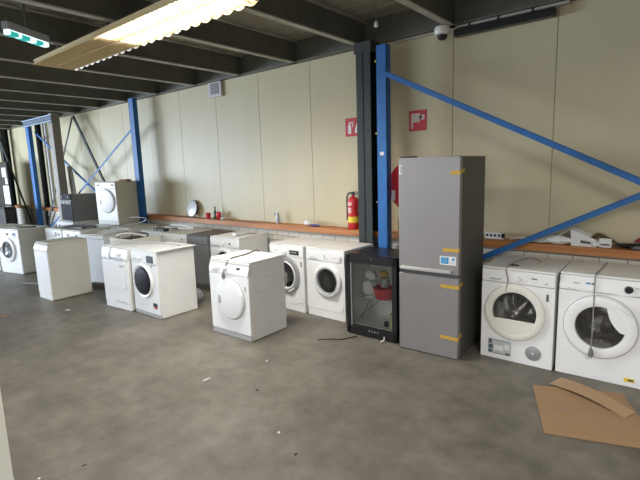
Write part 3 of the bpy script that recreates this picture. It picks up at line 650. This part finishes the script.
# open machine with hoses
E_ = place('stripped_washing_machine', 'stripped white machine with open top and hoses, behind the left pair', 'washing machine', (-7.24, 3.44), 4.0, 0.62, 0.52)
m = MB().box(-0.31, -0.304, -0.26, 0.26, 0.02, 0.84).box(0.304, 0.31, -0.26, 0.26, 0.02, 0.84).box(-0.31, 0.31, -0.26, -0.254, 0.02, 0.83).box(-0.31, 0.31, 0.254, 0.26, 0.02, 0.84).box(-0.31, 0.31, -0.26, 0.26, 0.02, 0.03)
m.build('cabinet', CR, E_, smooth=False)
MB().lathe([(0.25, -0.22), (0.255, 0.2), (0.2, 0.22), (0.0, 0.22)], 0, 0, 0.56, 'y', 28).build('tub', BRN, E_)
box(-0.28, 0.28, -0.235, 0.235, 0.62, 0.80).build('counterweight', BRN, E_, bevel=0.02)
MB().tube(spline([(-0.25, -0.1, 0.78), (-0.18, -0.2, 0.86), (0.0, -0.15, 0.90), (0.2, -0.05, 0.88), (0.25, 0.1, 0.80), (0.1, 0.18, 0.80)]), 0.016, 10).build('drain_hose', CR, E_)
MB().tube(spline([(-0.28, 0.1, 0.80), (-0.1, 0.05, 0.87), (0.15, 0.12, 0.87), (0.28, 0.0, 0.82)]), 0.014, 8).build('inlet_hose', DG, E_)
for fx in (-0.25, 0.25):
    for fy_ in (-0.22, 0.22): MB().lathe([(0.02, 0), (0.02, 0.03)], fx, fy_, 0, 'z', 12).build('foot', BR, E_)

# back row -----------------------------------------------------------
grp = None
J = machine('washing_machine', 'white washing machine with dark porthole, half hidden behind the lone dryer in the aisle', 'washing machine', (-5.63, 4.19), 5.0, w=0.60, d=0.62, body=W, front=W2, zc=0.13, door='glass', cx=-0.01, cz=0.50, R=0.20, r=0.145, ring=W2, display=(0.10, 0.125, 0.76, 0.785), knob=(-0.02, 0.765, 0.022), drawer=(-0.28, -0.1, 0.72, 0.80))
I_ = machine('dishwasher', 'grey narrow dishwasher between two white machines in the back row', 'dishwasher', (-6.13, 4.12), 8.0, w=0.45, d=0.60, body=MG, front=MG, top=mat('worn_grey_top', (0.13, 0.12, 0.11), 0.5, noise=0.4, nscale=7), zc=0.12, door='none', kick_m=DG, marks=((0.10, 0.115, 0.77, 0.785, DG),))
H_ = machine('washing_machine', 'white washing machine with one tiny black lamp, directly left of the grey dishwasher', 'washing machine', (-6.76, 4.06), 8.0, w=0.595, d=0.60, body=W, top=WO, front=W2, zc=0.13, door='solid', display=(0.18, 0.205, 0.765, 0.785), knob=(0.02, 0.765, 0.02))
H2 = machine('washing_machine', 'white washing machine with a black display strip, behind the stripped machine in the back row', 'washing machine', (-7.40, 4.08), 5.0, w=0.595, d=0.58, body=W, top=WO, front=W2, zc=0.13, door='solid', display=(0.05, 0.25, 0.735, 0.80))
S1 = machine('washing_machine', 'white washing machine under the stacked white dryer in the back row', 'washing machine', (-9.20, 4.08), 8.0, w=0.60, d=0.60, body=W, front=W2, zc=0.13, door='solid', knob=(0.2, 0.765, 0.02))
S3 = machine('washing_machine', 'white washing machine just right of the one carrying the stacked dryer', 'washing machine', (-8.46, 4.05), 6.0, w=0.595, d=0.60, body=W, top=WO, front=W2, zc=0.13, door='solid', knob=(0.2, 0.765, 0.02))
S2 = machine('washing_machine', 'white washing machine under the stainless built-in oven in the back row', 'washing machine', (-10.86, 4.03), 4.0, w=0.72, d=0.60, body=W, front=W2, zc=0.13, door='solid')

tag(blob(0.20, 0.10, 0.022, 61, amp=0.35).build('plastic_film', mat('clear_film', (0.75, 0.77, 0.78), 0.15), loc=(-7.05, 4.45, 0.866)), 'crumpled shiny plastic film lying on the back row behind the left pair', 'film')
tb = thing('control_board', 'black control board lying on the back row machine behind the left pair', 'circuit board', (-6.92, 4.17, 0.866), 0.2)
box(-0.13, 0.13, -0.05, 0.05, 0, 0.045).build('casing', BK, tb, bevel=0.004)
for kx in (-0.08, 0.0, 0.07): box(kx - 0.015, kx + 0.015, -0.056, -0.05, 0.01, 0.03).build('connector', SIL, tb, smooth=False)
# stacked dryer and oven ----------------------------------------------
Q = machine('tumble_dryer', 'white tumble dryer stacked on top of the machines in front of the dark blue post', 'dryer', (-9.05, 4.12), 12.0, w=0.57, h=0.83, d=0.50, z=0.866, body=WO, front=W2, zc=0.10, door='solid', cx=0.02, cz=0.46, R=0.225, knob=[(-0.2, 0.765, 0.016), (0.2, 0.765, 0.016)], kick_h=0.08)
bx = tag(MB().box(-0.10, 0.10, -0.06, 0.06, 0, 0.035).build('carton', CB, loc=(-8.62, 4.52, 1.697), rz=0.2, smooth=False), 'small brown carton lying on top of the stacked dryer', 'carton')
ov = place('builtin_oven', 'stainless built-in oven with black glass door, stacked at the left beside the stacked dryer', 'oven', (-10.70, 4.07), -1.0, 0.54, 0.60, 0.866)
box(-0.265, 0.265, -0.25, 0.30, 0.0, 0.57).build('casing', mat('galvanised_casing', (0.24, 0.245, 0.24), 0.5, metal=0.2, noise=0.2), ov, bevel=0.004)
box(-0.27, 0.27, -0.27, -0.25, 0.455, 0.595).build('control_panel', mat('oven_black', (0.012, 0.013, 0.02), 0.6, spec=0.1), ov, bevel=0.003)
do = box(-0.27, 0.27, -0.275, -0.25, 0.0, 0.445).build('door', DG, ov, bevel=0.003)
box(-0.255, 0.255, -0.279, -0.274, 0.03, 0.37).build('door_glass', mat('oven_black', (0.015, 0.016, 0.022), 0.55), do, smooth=False)
MB().tube([(-0.24, -0.305, 0.405), (0.24, -0.305, 0.405)], 0.011, 10).tube([(-0.2, -0.305, 0.405), (-0.2, -0.272, 0.405)], 0.007, 8).tube([(0.2, -0.305, 0.405), (0.2, -0.272, 0.405)], 0.007, 8).build('door_handle', CH, do)
for kx in (-0.16, 0.16): MB().lathe([(0.022, 0), (0.02, -0.02), (0, -0.02)], kx, -0.27, 0.525, 'y', 16).build('knob', CH, ov)
box(0.0, 0.03, -0.02, 0.01, 0.571, 0.59).build('bracket', CH, ov, smooth=False)

# loose hoses and sheets on the second row tops
def hose(label, pts, r, m, name='hose'): return tag(MB().tube(spline(pts, 7), r, 8).build(name, m), label, 'hose')
hose('grey corrugated hose lying on the machines left of the stacked dryer', [(-9.45, 3.55, 0.890), (-9.1, 3.45, 0.90), (-8.8, 3.62, 0.92), (-8.55, 3.80, 0.89), (-8.75, 3.90, 0.890), (-9.1, 3.88, 0.890)], 0.02, GR)
hose('dark hose lying on top of the far left washing machine', [(-10.4, 3.10, 0.878), (-10.0, 3.06, 0.890), (-9.85, 3.2, 0.885), (-9.95, 3.30, 0.878)], 0.012, BR)
hose('white looped hose hanging beside the stacked dryer', [(-8.45, 4.30, 0.868), (-8.2, 4.45, 0.90), (-8.02, 4.52, 0.95), (-8.0, 4.5, 1.0), (-8.15, 4.42, 1.02), (-8.4, 4.42, 1.0)], 0.006, W2)
hose('white ribbed hose heaped on the machines behind the left pair', [(-7.3, 4.60, 0.890), (-7.0, 4.62, 0.90), (-6.7, 4.55, 0.90), (-6.5, 4.5, 0.890), (-6.75, 4.40, 0.890)], 0.020, W2)
tag(box(-0.25, 0.25, -0.16, 0.16, 0, 0.03).build('loose_panel', DG, loc=(-8.95, 3.72, 0.866), rz=0.25, bevel=0.004), 'dark grey loose panel lying behind the yellowed machine', 'panel')
tag(blob(0.045, 0.03, 0.025, 9).build('plug', W2, loc=(-5.25, 4.35, 0.866)), 'white plug lying on the back row washer behind the lone dryer', 'plug')
m = MB()
m.tube(spline([(-5.22, 4.37, 0.875), (-5.15, 4.45, 0.885), (-5.2, 4.55, 0.885), (-5.1, 4.6, 0.885), (-5.16, 4.70, 0.874)]), 0.007, 6)
tag(m.build('cable', GR), 'coiled grey cable lying on the back row washer behind the lone dryer', 'cable')
tag(blob(0.09, 0.07, 0.10, 12).build('plastic_bag', mat('grey_bag', (0.35, 0.35, 0.36), 0.3), loc=(-5.38, 3.72, 0)), 'pale plastic bag on the floor behind the left pair', 'bag')

# ---------------------------------------------------------------- things on the wall
# extinguisher sign and hose reel sign
s = thing('fire_extinguisher_sign', 'red fire extinguisher sign, half hidden by the dark green column', 'sign', (-3.60, WY - 0.006, 2.345))
box(-0.12, 0.12, 0, 0.006, -0.12, 0.12).build('panel', SGR, s, smooth=False)
m = MB().box(-0.075, -0.025, -0.002, 0, -0.085, 0.02).box(-0.065, -0.035, -0.002, 0, 0.02, 0.045).box(-0.06, -0.0, -0.002, 0, 0.05, 0.065).box(-0.005, 0.008, -0.002, 0, 0.0, 0.065)
m.prism([(0.04, -0.08), (0.085, -0.08), (0.095, -0.03), (0.075, 0.01), (0.07, 0.05), (0.05, 0.0), (0.035, -0.04)], -0.002, 0, 'y')
m.build('pictogram', PW, s, smooth=False)
s = thing('hose_reel_sign', 'red hose reel sign high on the wall above the fridge', 'sign', (-2.65, WY - 0.006, 2.345))
box(-0.115, 0.115, 0, 0.006, -0.12, 0.12).build('panel', SGR, s, smooth=False)
m = MB().box(-0.085, 0.03, -0.002, 0, -0.02, 0.085).box(-0.085, -0.06, -0.002, 0, -0.09, -0.02)
m.lathe([(0.033, -0.002), (0.033, 0)], 0.06, 0, 0.035, 'y', 14).box(0.02, 0.055, -0.002, 0, 0.02, 0.05)
m.build('pictogram', mat('sign_pale', (0.62, 0.50, 0.45), 0.5), s, smooth=False)

# extinguisher
e = thing('fire_extinguisher', 'red fire extinguisher with yellow label standing on the ledge left of the green column', 'fire extinguisher', (-3.55, 5.0, 0.998))
MB().lathe([(0.070, 0), (0.075, 0.01), (0.075, 0.37), (0.065, 0.405), (0.03, 0.43), (0.018, 0.44), (0.018, 0.46)], 0, 0, 0, 'z', 28).build('cylinder', RED, e)
MB().box(-0.015, 0.02, -0.02, 0.02, 0.455, 0.49).box(-0.02, 0.10, -0.012, 0.012, 0.49, 0.50).box(0.0, 0.09, -0.012, 0.012, 0.465, 0.475).build('valve_handle', BK, e, smooth=False)
MB().tube(spline([(-0.015, 0, 0.475), (-0.06, -0.01, 0.48), (-0.095, -0.01, 0.42), (-0.095, -0.01, 0.25), (-0.09, -0.02, 0.12)]), 0.011, 8).build('hose', BK, e)
MB().lathe([(0.0755, 0.09), (0.0765, 0.09), (0.0765, 0.17), (0.0755, 0.17)], 0, 0, 0, 'z', 28, close=False).build('label_band', YL, e)
m = MB()
for (a0, a1, z0, z1) in ((225, 290, 0.32, 0.36), (235, 285, 0.22, 0.29)):
    pr = [(0.0772 * math.cos(math.radians(a)), 0.0772 * math.sin(math.radians(a))) for a in range(a0, a1 + 1, 8)]
    pr2 = [(p[0] * 0.97, p[1] * 0.97) for p in reversed(pr)]
    m.prism(pr + pr2, z0, z1, 'z')
m.build('print', mat('faded_print', (0.65, 0.45, 0.42), 0.5), e, smooth=False)

# hose reel
r_ = thing('fire_hose_reel', 'red round fire hose reel on the wall behind the tall fridge', 'hose reel', (-2.60, 4.87, 1.58))
MB().lathe([(0.0, -0.09), (0.05, -0.09), (0.06, -0.07), (0.28, -0.07), (0.29, -0.06), (0.29, -0.05), (0.10, -0.045), (0.10, 0.045), (0.29, 0.05), (0.29, 0.07), (0, 0.07)], 0, 0, 0, 'y', 48).build('reel_disc', RED, r_)
m = MB()
for k in range(4): m.lathe([(0.13 + k * 0.035 - 0.015, -0.04), (0.13 + k * 0.035 + 0.015, -0.04), (0.13 + k * 0.035 + 0.015, 0.04), (0.13 + k * 0.035 - 0.015, 0.04)], 0, 0, 0, 'y', 32, close=False)
m.build('rolled_hose', BR, r_)
box(-0.04, 0.04, 0.07, 0.225, -0.12, 0.12).build('wall_bracket', RED, r_, smooth=False)
box(-0.24, -0.19, -0.072, -0.0705, -0.17, -0.05).build('label', PW, r_, smooth=False)

tag(box(-0.045, 0.045, -0.045, 0.045, 0, 0.17).build('wood_block', WDB, loc=(-2.80, 4.98, 0.999), rz=0.2, bevel=0.004), 'small yellow wooden block on the ledge behind the cooler', 'wood block')

# vent box under the ceiling
v = thing('wall_vent', 'white square vent with a dark grille, high on the wall just under the joists', 'vent', (-6.38, WY - 0.05, 3.185))
box(-0.17, 0.17, 0, 0.045, -0.13, 0.115).build('frame', mat('offwhite_frame', (0.55, 0.53, 0.50), 0.5), v, bevel=0.004)
m = MB().box(-0.105, 0.115, -0.004, 0, -0.08, 0.095); m.build('grille', mat('vent_grey', (0.16, 0.155, 0.15), 0.6), v, smooth=False)
m = MB()
for k in range(7): m.box(-0.10, 0.11, -0.008, -0.004, -0.070 + k * 0.024, -0.064 + k * 0.024)
m.build('louvre', LG, v, smooth=False)

# dome camera
dc = thing('dome_camera', 'small white dome security camera under the ceiling above the fridge', 'camera', (-2.28, 4.95, 3.215))
MB().lathe([(0.075, 0.08), (0.085, 0.06), (0.085, 0.02), (0.075, 0.0), (0.06, -0.005), (0, -0.005)], 0, 0, 0, 'z', 24).build('housing', CR, dc)
MB().lathe([(0.058, 0.0), (0.052, -0.03), (0.035, -0.052), (0, -0.06)], 0, 0, 0, 'z', 24).build('dome', BK, dc)
# alarm lamp near the top of the blue post
al = thing('sensor_lamp', 'tiny white sensor hanging under the ceiling above the blue post', 'sensor', (-2.84, 4.50, 3.33))
MB().lathe([(0.012, 0.05), (0.02, 0.03), (0.025, 0.0), (0.0, -0.02)], 0, 0, 0, 'z', 12).build('body', W2, al)
box(-0.003, 0.003, -0.003, 0.003, 0.04, 0.27).build('cable', GR, al, smooth=False)

# sliding rail / cable tray along the ceiling on the right
tr = thing('cable_tray', 'pale cable tube with dark trunking below it, along the wall top at the right', 'cable tray', (-1.55, 5.02, 3.245))
MB().tube([(-0.60, 0, 0.035), (0.50, 0, 0.035)], 0.016, 10).build('conduit', mat('pale_conduit', (0.40, 0.37, 0.33), 0.5), tr)
box(-0.62, 0.38, -0.03, 0.05, -0.065, 0.01).build('trunking', BK, tr, bevel=0.004)
m = MB()
for xx in (-0.45, -0.15, 0.18): m.box(xx - 0.01, xx + 0.01, -0.02, 0.04, 0.01, 0.055)
m.build('clamp', BK, tr, smooth=False)
tag(MB().tube([(-2.95, 5.06, 3.285), (-2.42, 5.06, 3.285)], 0.014, 8).build('conduit', mat('pale_conduit', (0.40, 0.37, 0.33), 0.5)), 'thin pale conduit at the wall top between the blue post and the dome camera', 'conduit')

# ---------------------------------------------------------------- things on the ledge
LZ = 0.999
dsh = thing('round_mirror', 'round white framed disc leaning on the wall on the wooden ledge at the left', 'mirror', (-7.22, 4.99, LZ))
m = MB().lathe([(0.15, 0.012), (0.155, 0.0), (0.15, -0.01), (0.138, -0.012)], 0, 0, 0.165, 'y', 40).build('rim', BK, dsh)
MB().lathe([(0.148, -0.013), (0.12, -0.017), (0, -0.018)], 0, 0, 0.165, 'y', 40).build('disc', mat('pale_glaze', (0.66, 0.69, 0.72), 0.25), dsh)
for ch in dsh.children: ch.rotation_euler.x = math.radians(-12)
tag(MB().lathe([(0.035, 0), (0.045, 0.10), (0.04, 0.10), (0.03, 0.005)], 0, 0, 0, 'z', 18).build('cup', RED, loc=(-6.72, 5.0, LZ)), 'small red cup on the ledge left of the green bottle', 'cup')
gb = thing('beer_bottle', 'green glass bottle on the ledge between two red containers', 'bottle', (-6.52, 5.0, LZ))
MB().lathe([(0.03, 0), (0.033, 0.01), (0.033, 0.10), (0.015, 0.14), (0.012, 0.19), (0, 0.19)], 0, 0, 0, 'z', 18).build('body', GNB, gb)
MB().lathe([(0.014, 0.185), (0.014, 0.215), (0, 0.215)], 0, 0, 0, 'z', 12).build('cap', BK, gb)
rbt = thing('spray_can', 'red plump bottle with white cap on the ledge right of the green bottle', 'bottle', (-6.40, 4.98, LZ))
MB().lathe([(0.03, 0), (0.045, 0.03), (0.045, 0.10), (0.03, 0.135), (0, 0.135)], 0, 0, 0, 'z', 18).build('body', RED, rbt)
MB().lathe([(0.016, 0.13), (0.014, 0.165), (0, 0.165)], 0, 0, 0, 'z', 12).build('cap', PW, rbt)
tag(blob(0.06, 0.04, 0.022, 21).build('crumpled_tissue', CR, loc=(-6.27, 4.96, LZ)), 'crumpled off-white tissue on the ledge beside the red bottle', 'tissue')
sb = thing('tap', 'grey metal tap with pale top on the ledge above the silver-ringed washer', 'tap', (-4.98, 5.0, LZ))
MB().lathe([(0.028, 0), (0.028, 0.10), (0.022, 0.13), (0.022, 0.16), (0, 0.16)], 0, 0, 0, 'z', 16).build('body', SIL, sb)
MB().tube(spline([(0.0, 0, 0.14), (-0.03, -0.01, 0.155), (-0.055, -0.02, 0.13)]), 0.012, 8).build('spout', SIL, sb)
MB().lathe([(0.015, 0.16), (0.012, 0.20), (0, 0.20)], 0, 0, 0, 'z', 12).build('cap', CR, sb)
tag(blob(0.09, 0.05, 0.018, 31).build('cloth', PUR, loc=(-4.20, 4.96, LZ)), 'purple rag on the ledge left of the extinguisher', 'cloth')
tag(blob(0.06, 0.05, 0.04, 33, amp=0.3).build('crumpled_paper', PW, loc=(-4.36, 4.98, LZ)), 'crumpled white paper on the ledge next to the purple rag', 'paper')

# ledge right part
ps = thing('power_strip', 'white power strip with black sockets on the ledge right of the fridge', 'power strip', (-1.67, 5.0, LZ), 0.05)
box(-0.15, 0.13, -0.02, 0.02, 0.0, 0.09).build('body', PW, ps, bevel=0.004)
m = MB()
for k in range(4): m.lathe([(0.018, -0.003), (0.018, 0)], -0.115 + k * 0.06, -0.02, 0.05, 'y', 12)
m.build('socket', BK, ps, smooth=False)
box(0.10, 0.15, -0.03, -0.005, 0.02, 0.08).build('plug', BK, ps, bevel=0.004)
bkx = thing('open_box', 'open white cardboard box with printed side on the ledge behind the right-hand machines', 'box', (-0.875, 4.98, LZ), 0.08); bkx.scale = (0.88, 0.88, 0.95)
m = MB().add([(-0.05, -0.08, 0), (0.19, -0.085, -0.0), (0.19, 0.08, 0), (-0.05, 0.09, 0), (-0.06, -0.07, 0.17), (0.185, -0.08, 0.075), (0.185, 0.085, 0.085), (-0.06, 0.09, 0.18)],
    [(0, 1, 5, 4), (1, 2, 6, 5), (2, 3, 7, 6), (3, 0, 4, 7), (0, 3, 2, 1)]); m.build('carton_body', PW, bkx, smooth=False)
m = MB().add([(-0.06, -0.07, 0.17), (-0.06, 0.09, 0.18), (-0.30, 0.05, 0.03), (-0.30, -0.09, 0.025), (-0.06, -0.07, 0.165), (-0.06, 0.09, 0.175), (-0.30, 0.05, 0.025), (-0.30, -0.09, 0.02)],
    [(0, 1, 2, 3), (7, 6, 5, 4), (0, 4, 5, 1), (1, 5, 6, 2), (2, 6, 7, 3), (3, 7, 4, 0)]); m.build('flap', PW, bkx, smooth=False)
m = MB().add([(0.04, -0.0855, 0.035), (0.14, -0.088, 0.028), (0.14, -0.088, 0.05), (0.04, -0.0845, 0.065)], [(0, 1, 2, 3)]); m.build('printed_text', DG, bkx, smooth=False)
bag = tag(blob(0.14, 0.05, 0.045, 41, amp=0.25).build('plastic_bag', W2, loc=(-1.04, 4.94, LZ)), 'crumpled white plastic bag on the ledge left of the open white box', 'bag')
tag(blob(0.10, 0.04, 0.018, 43, amp=0.3).build('foam_wrap', PW, loc=(-1.22, 4.95, LZ)), 'flat white foam wrap on the ledge behind the first right-hand dryer', 'foam')
ps.scale = (0.7, 0.8, 0.8)
m = MB().tube(spline([(-1.50, 4.98, 1.012), (-1.40, 4.96, 1.04), (-1.25, 4.98, 1.03), (-1.08, 4.97, 1.012)]), 0.006, 6); tag(m.build('cable', PW), 'thin white cable on the ledge between the power strip and the foam', 'cable')
cdx = thing('paper_tag', 'small white card with a dark line standing on the ledge near the right edge', 'card', (-0.635, 4.95, LZ), 0.1)
box(-0.05, 0.05, -0.01, 0.01, 0.0, 0.085).build('card', PW, cdx, bevel=0.002); box(-0.035, 0.035, -0.0115, -0.0101, 0.02, 0.035).build('printed_line', DG, cdx, smooth=False)
m = MB()
for k in range(3): m.tube(spline([(-0.80 + 0.02 * k, 5.05, 1.02), (-0.72, 5.06 - 0.01 * k, 1.11 - 0.015 * k), (-0.62, 5.06, 1.07), (-0.54, 5.05, 1.02)]), 0.009, 6)
tag(m.build('strap', mat('olive_strap', (0.12, 0.09, 0.03), 0.7)), 'olive brown looped strap on the ledge behind the small white card', 'strap')
tag(blob(0.14, 0.05, 0.025, 51, amp=0.25).build('cable_bundle', BK, loc=(-0.42, 4.99, LZ)), 'black bundle of cables on the ledge at the right edge', 'cables')
tag(blob(0.10, 0.05, 0.03, 53, amp=0.2).build('red_rag', mat('dull_red', (0.40, 0.05, 0.07), 0.7), loc=(-0.31, 5.035, LZ + 0.045)), 'red cloth on the ledge cut by the right edge of the photo', 'cloth')
tag(blob(0.05, 0.04, 0.03, 55, amp=0.2).build('crumpled_paper', PW, loc=(-0.715, 4.94, LZ)), 'small crumpled white paper between the open box and the small card', 'paper')
tag(blob(0.06, 0.03, 0.02, 57, amp=0.2).build('bracket', GR, loc=(-0.36, 4.915, LZ)), 'small grey bracket in front of the black cable bundle', 'bracket')

# ---------------------------------------------------------------- floor litter
cbm = thing('cardboard_sheet', 'large brown flattened cardboard sheet on the floor at the lower right', 'cardboard', (-0.5, 3.6, 0))
pts = [(-0.43, 0.19), (-0.18, -0.48), (0.46, -0.26), (0.16, 0.44)]
MB().prism([(a, b) for a, b in pts], 0.003, 0.010, 'z').build('sheet', CB, cbm, smooth=False)
MB().box(-0.02, 0.02, -0.015, 0.015, 0.0101, 0.0105).build('stain', mat('faint_stain', (0.30, 0.22, 0.20), 0.8), cbm, smooth=False, loc=(-0.12, -0.08, 0))
st = MB(); A_ = [(-0.83, 3.89), (-0.77, 4.03), (-0.23, 3.74), (-0.28, 3.64)]
vs = []; n = 10
for k in range(n + 1):
    t_ = k / n; zz = 0.012 + 0.03 * math.sin(PI * t_)
    a = Vector((A_[0][0] * (1 - t_) + A_[3][0] * t_, A_[0][1] * (1 - t_) + A_[3][1] * t_, zz)); b = Vector((A_[1][0] * (1 - t_) + A_[2][0] * t_, A_[1][1] * (1 - t_) + A_[2][1] * t_, zz + 0.012))
    vs += [a, b, a - Vector((0, 0, 0.005)), b - Vector((0, 0, 0.005))]
fs = []
for k in range(n):
    i = k * 4; j = i + 4; fs += [(i, i + 1, j + 1, j), (i + 2, j + 2, j + 3, i + 3), (i, j, j + 2, i + 2), (i + 1, i + 3, j + 3, j + 1)]
fs += [(0, 2, 3, 1), (n * 4, n * 4 + 1, n * 4 + 3, n * 4 + 2)]
tag(st.add(vs, fs).build('cardboard_strip', CB2, smooth=False), 'long pale cardboard strip lying across the large cardboard sheet', 'cardboard')

def scrap(name, x, y, sx, sy, m, label, cat, seed):
    rnd = random.Random(seed); n = 9
    pr = [(sx * math.cos(2 * PI * k / n) * (0.6 + 0.5 * rnd.random()), sy * math.sin(2 * PI * k / n) * (0.6 + 0.5 * rnd.random())) for k in range(n)]
    return tag(MB().prism(pr, 0.001, 0.006, 'z').build(name, m, loc=(x, y, 0), rz=rnd.random() * 3, smooth=False), label, cat)
scrap('dead_leaf', -7.02, 1.83, 0.09, 0.05, mat('dry_leaf', (0.30, 0.19, 0.12), 0.8), 'brown dead leaf on the floor near the left edge', 'leaf', 1)
scrap('paper_scrap', -6.59, 2.45, 0.035, 0.02, PW, 'tiny white scrap on the floor right below the yellowed machine', 'scrap', 2)
scrap('paper_scrap', -3.24, 2.27, 0.05, 0.025, mat('dusty_paper', (0.40, 0.39, 0.37), 0.8), 'torn greyish paper scrap on the floor below the lone dryer, left of centre', 'scrap', 3)
scrap('paper_scrap', -3.09, 2.86, 0.03, 0.012, mat('dusty_paper', (0.40, 0.39, 0.37), 0.8), 'thin pale scrap on the floor just below right of the lone dryer', 'scrap', 4)
scrap('dark_chip', -2.73, 2.40, 0.014, 0.009, BK, 'small black chip on the floor in the middle of the aisle', 'chip', 5)
scrap('paper_scrap', -2.14, 2.06, 0.014, 0.010, PW, 'tiny bright white scrap on the open floor at the lower middle', 'scrap', 6)
scrap('dark_chip', -1.88, 1.95, 0.016, 0.007, BK, 'small dark chip below the bright white scrap at the lower middle', 'chip', 7)
scrap('dark_chip', -2.89, 1.06, 0.018, 0.007, BRN, 'small brown chip on the floor near the lower left corner', 'chip', 8)
scrap('paper_scrap', -2.98, 0.83, 0.010, 0.008, PW, 'tiny white speck on the floor at the bottom left edge', 'scrap', 9)
tag(MB().tube([(-8.95, 2.66, 0.012), (-8.62, 2.84, 0.012)], 0.010, 6).build('stick', LG), 'pale stick on the floor left of the yellowed machine', 'stick')
tag(MB().tube(spline([(-3.03, 3.56, 0.006), (-2.92, 3.66, 0.006), (-2.84, 3.70, 0.006), (-2.74, 3.88, 0.006)]), 0.005, 6).build('cable', BK), 'thin black cable on the floor in front of the cooler', 'cable')
tag(MB().tube(spline([(-2.42, 3.912, 0.06), (-2.415, 3.90, 0.03), (-2.44, 3.87, 0.008)]), 0.006, 6).build('cable_tie', PW), 'short white cable end hanging under the cooler door', 'cable')
tag(box(-0.20, 0.20, -0.05, 0.05, 0.0, 0.08).build('timber_offcut', mat('dark_timber', (0.07, 0.06, 0.05), 0.7), loc=(-7.42, 3.30, 0), rz=0.3, smooth=False), 'dark timber offcut on the floor at the foot of the ribbed appliance', 'timber')

# cream column at the lower left corner, close to the photographer
tag(box(-2.75, -2.35, 0.30, 0.556, 0, 1.30).build('cream_cabinet', CR, bevel=0.004), 'cream painted cabinet edge at the bottom left corner, close by', 'cabinet')

# ---------------------------------------------------------------- ceiling lights
TB = emit('tube_glow', (1.0, 0.99, 0.98), 44)
def luminaire(x0, x1, y0, label, lit):
    t = thing('louvred_ceiling_light', label, 'ceiling light', ((x0 + x1) / 2, y0 + 0.24, 3.25), 0)
    L = (x1 - x0) / 2; n = int(round((x1 - x0) / 0.15))
    box(-L, L, -0.24, 0.24, -0.012, 0.0).build('housing', CRP, t, smooth=False)
    for sy in (-1, 1):
        m = MB(); vs = []; fs = []; st_ = n * 6
        for k in range(st_ + 1):
            xx = -L + 2 * L * k / st_; zz = -0.045 - (0.026 * abs(math.sin(PI * k / 6)) if sy > 0 else 0.010)
            vs += [(xx, sy * 0.225, -0.012), (xx, sy * 0.24, zz), (xx, sy * 0.225 + 0.004, -0.012), (xx, sy * 0.24 + 0.004, zz)]
        for k in range(st_):
            i = k * 4; j = i + 4; fs += [(i, j, j + 1, i + 1), (i + 2, i + 3, j + 3, j + 2), (i + 1, j + 1, j + 3, i + 3)]
        m.add(vs, fs).build('side_reflector', CRP, t, smooth=False)
    m = MB(); nn = n * 2
    for k in range(nn + 1):
        xx = -L + 2 * L * k / nn
        m.box(xx - 0.0015, xx + 0.0015, -0.235, 0.235, -0.056, -0.034)
    m.box(-L, L, -0.003, 0.003, -0.054, -0.012)
    m.build('cross_louvre', CRP, t, smooth=False)
    for yy in (-0.12, 0.12):
        MB().tube([(-L + 0.04, yy, -0.024), (L - 0.04, yy, -0.024)], 0.012, 10).build('tube', TB if lit else W2, t)
    for xx in (-L + 0.2, L - 0.2): box(xx - 0.02, xx + 0.02, -0.02, 0.02, 0.0, 0.36).build('hanger', JO, t, smooth=False)
    return t
luminaire(-6.44, -4.79, 2.345, 'cream louvred ceiling light with its tubes off, left end of the bright one', False)
luminaire(-4.78, -2.92, 2.345, 'brightly lit louvred ceiling light at the top left', True)

# emergency exit light
ex = thing('exit_light', 'glowing white and green emergency exit light on the ceiling at the top left', 'exit light', (-5.235, 1.88, 3.20), math.radians(-61))
box(-0.26, 0.26, -0.035, 0.035, 0.0, 0.07).build('housing', LG, ex, bevel=0.005)
box(-0.25, 0.25, -0.032, 0.032, -0.045, 0.0).build('diffuser', emit('exit_white', (0.75, 0.93, 1.0), 1.3), ex, bevel=0.008)
EG = emit('exit_green', (0.02, 0.42, 0.38), 0.8)
for (a, b) in ((-0.17, -0.08), (0.0, 0.10), (0.14, 0.23)):
    MB().box(a, b, -0.0335, 0.0335, -0.046, -0.012).build('green_panel', EG, ex, smooth=False)
box(-0.008, 0.008, -0.008, 0.008, 0.07, 0.40).build('bracket', JO, ex, smooth=False)

# repeats share a group phrase
GROUPS = {'washing machine': 'used washing machines along the wall', 'dryer': 'used tumble dryers in the hall', 'rack post': 'blue pallet rack posts', 'brace': 'diagonal braces on the wall',
          'ceiling light': 'louvred ceiling lights', 'scrap': 'paper scraps on the floor', 'chip': 'dark chips on the floor'}
for o in bpy.data.objects:
    if o.get('category') in GROUPS: o['group'] = GROUPS[o['category']]
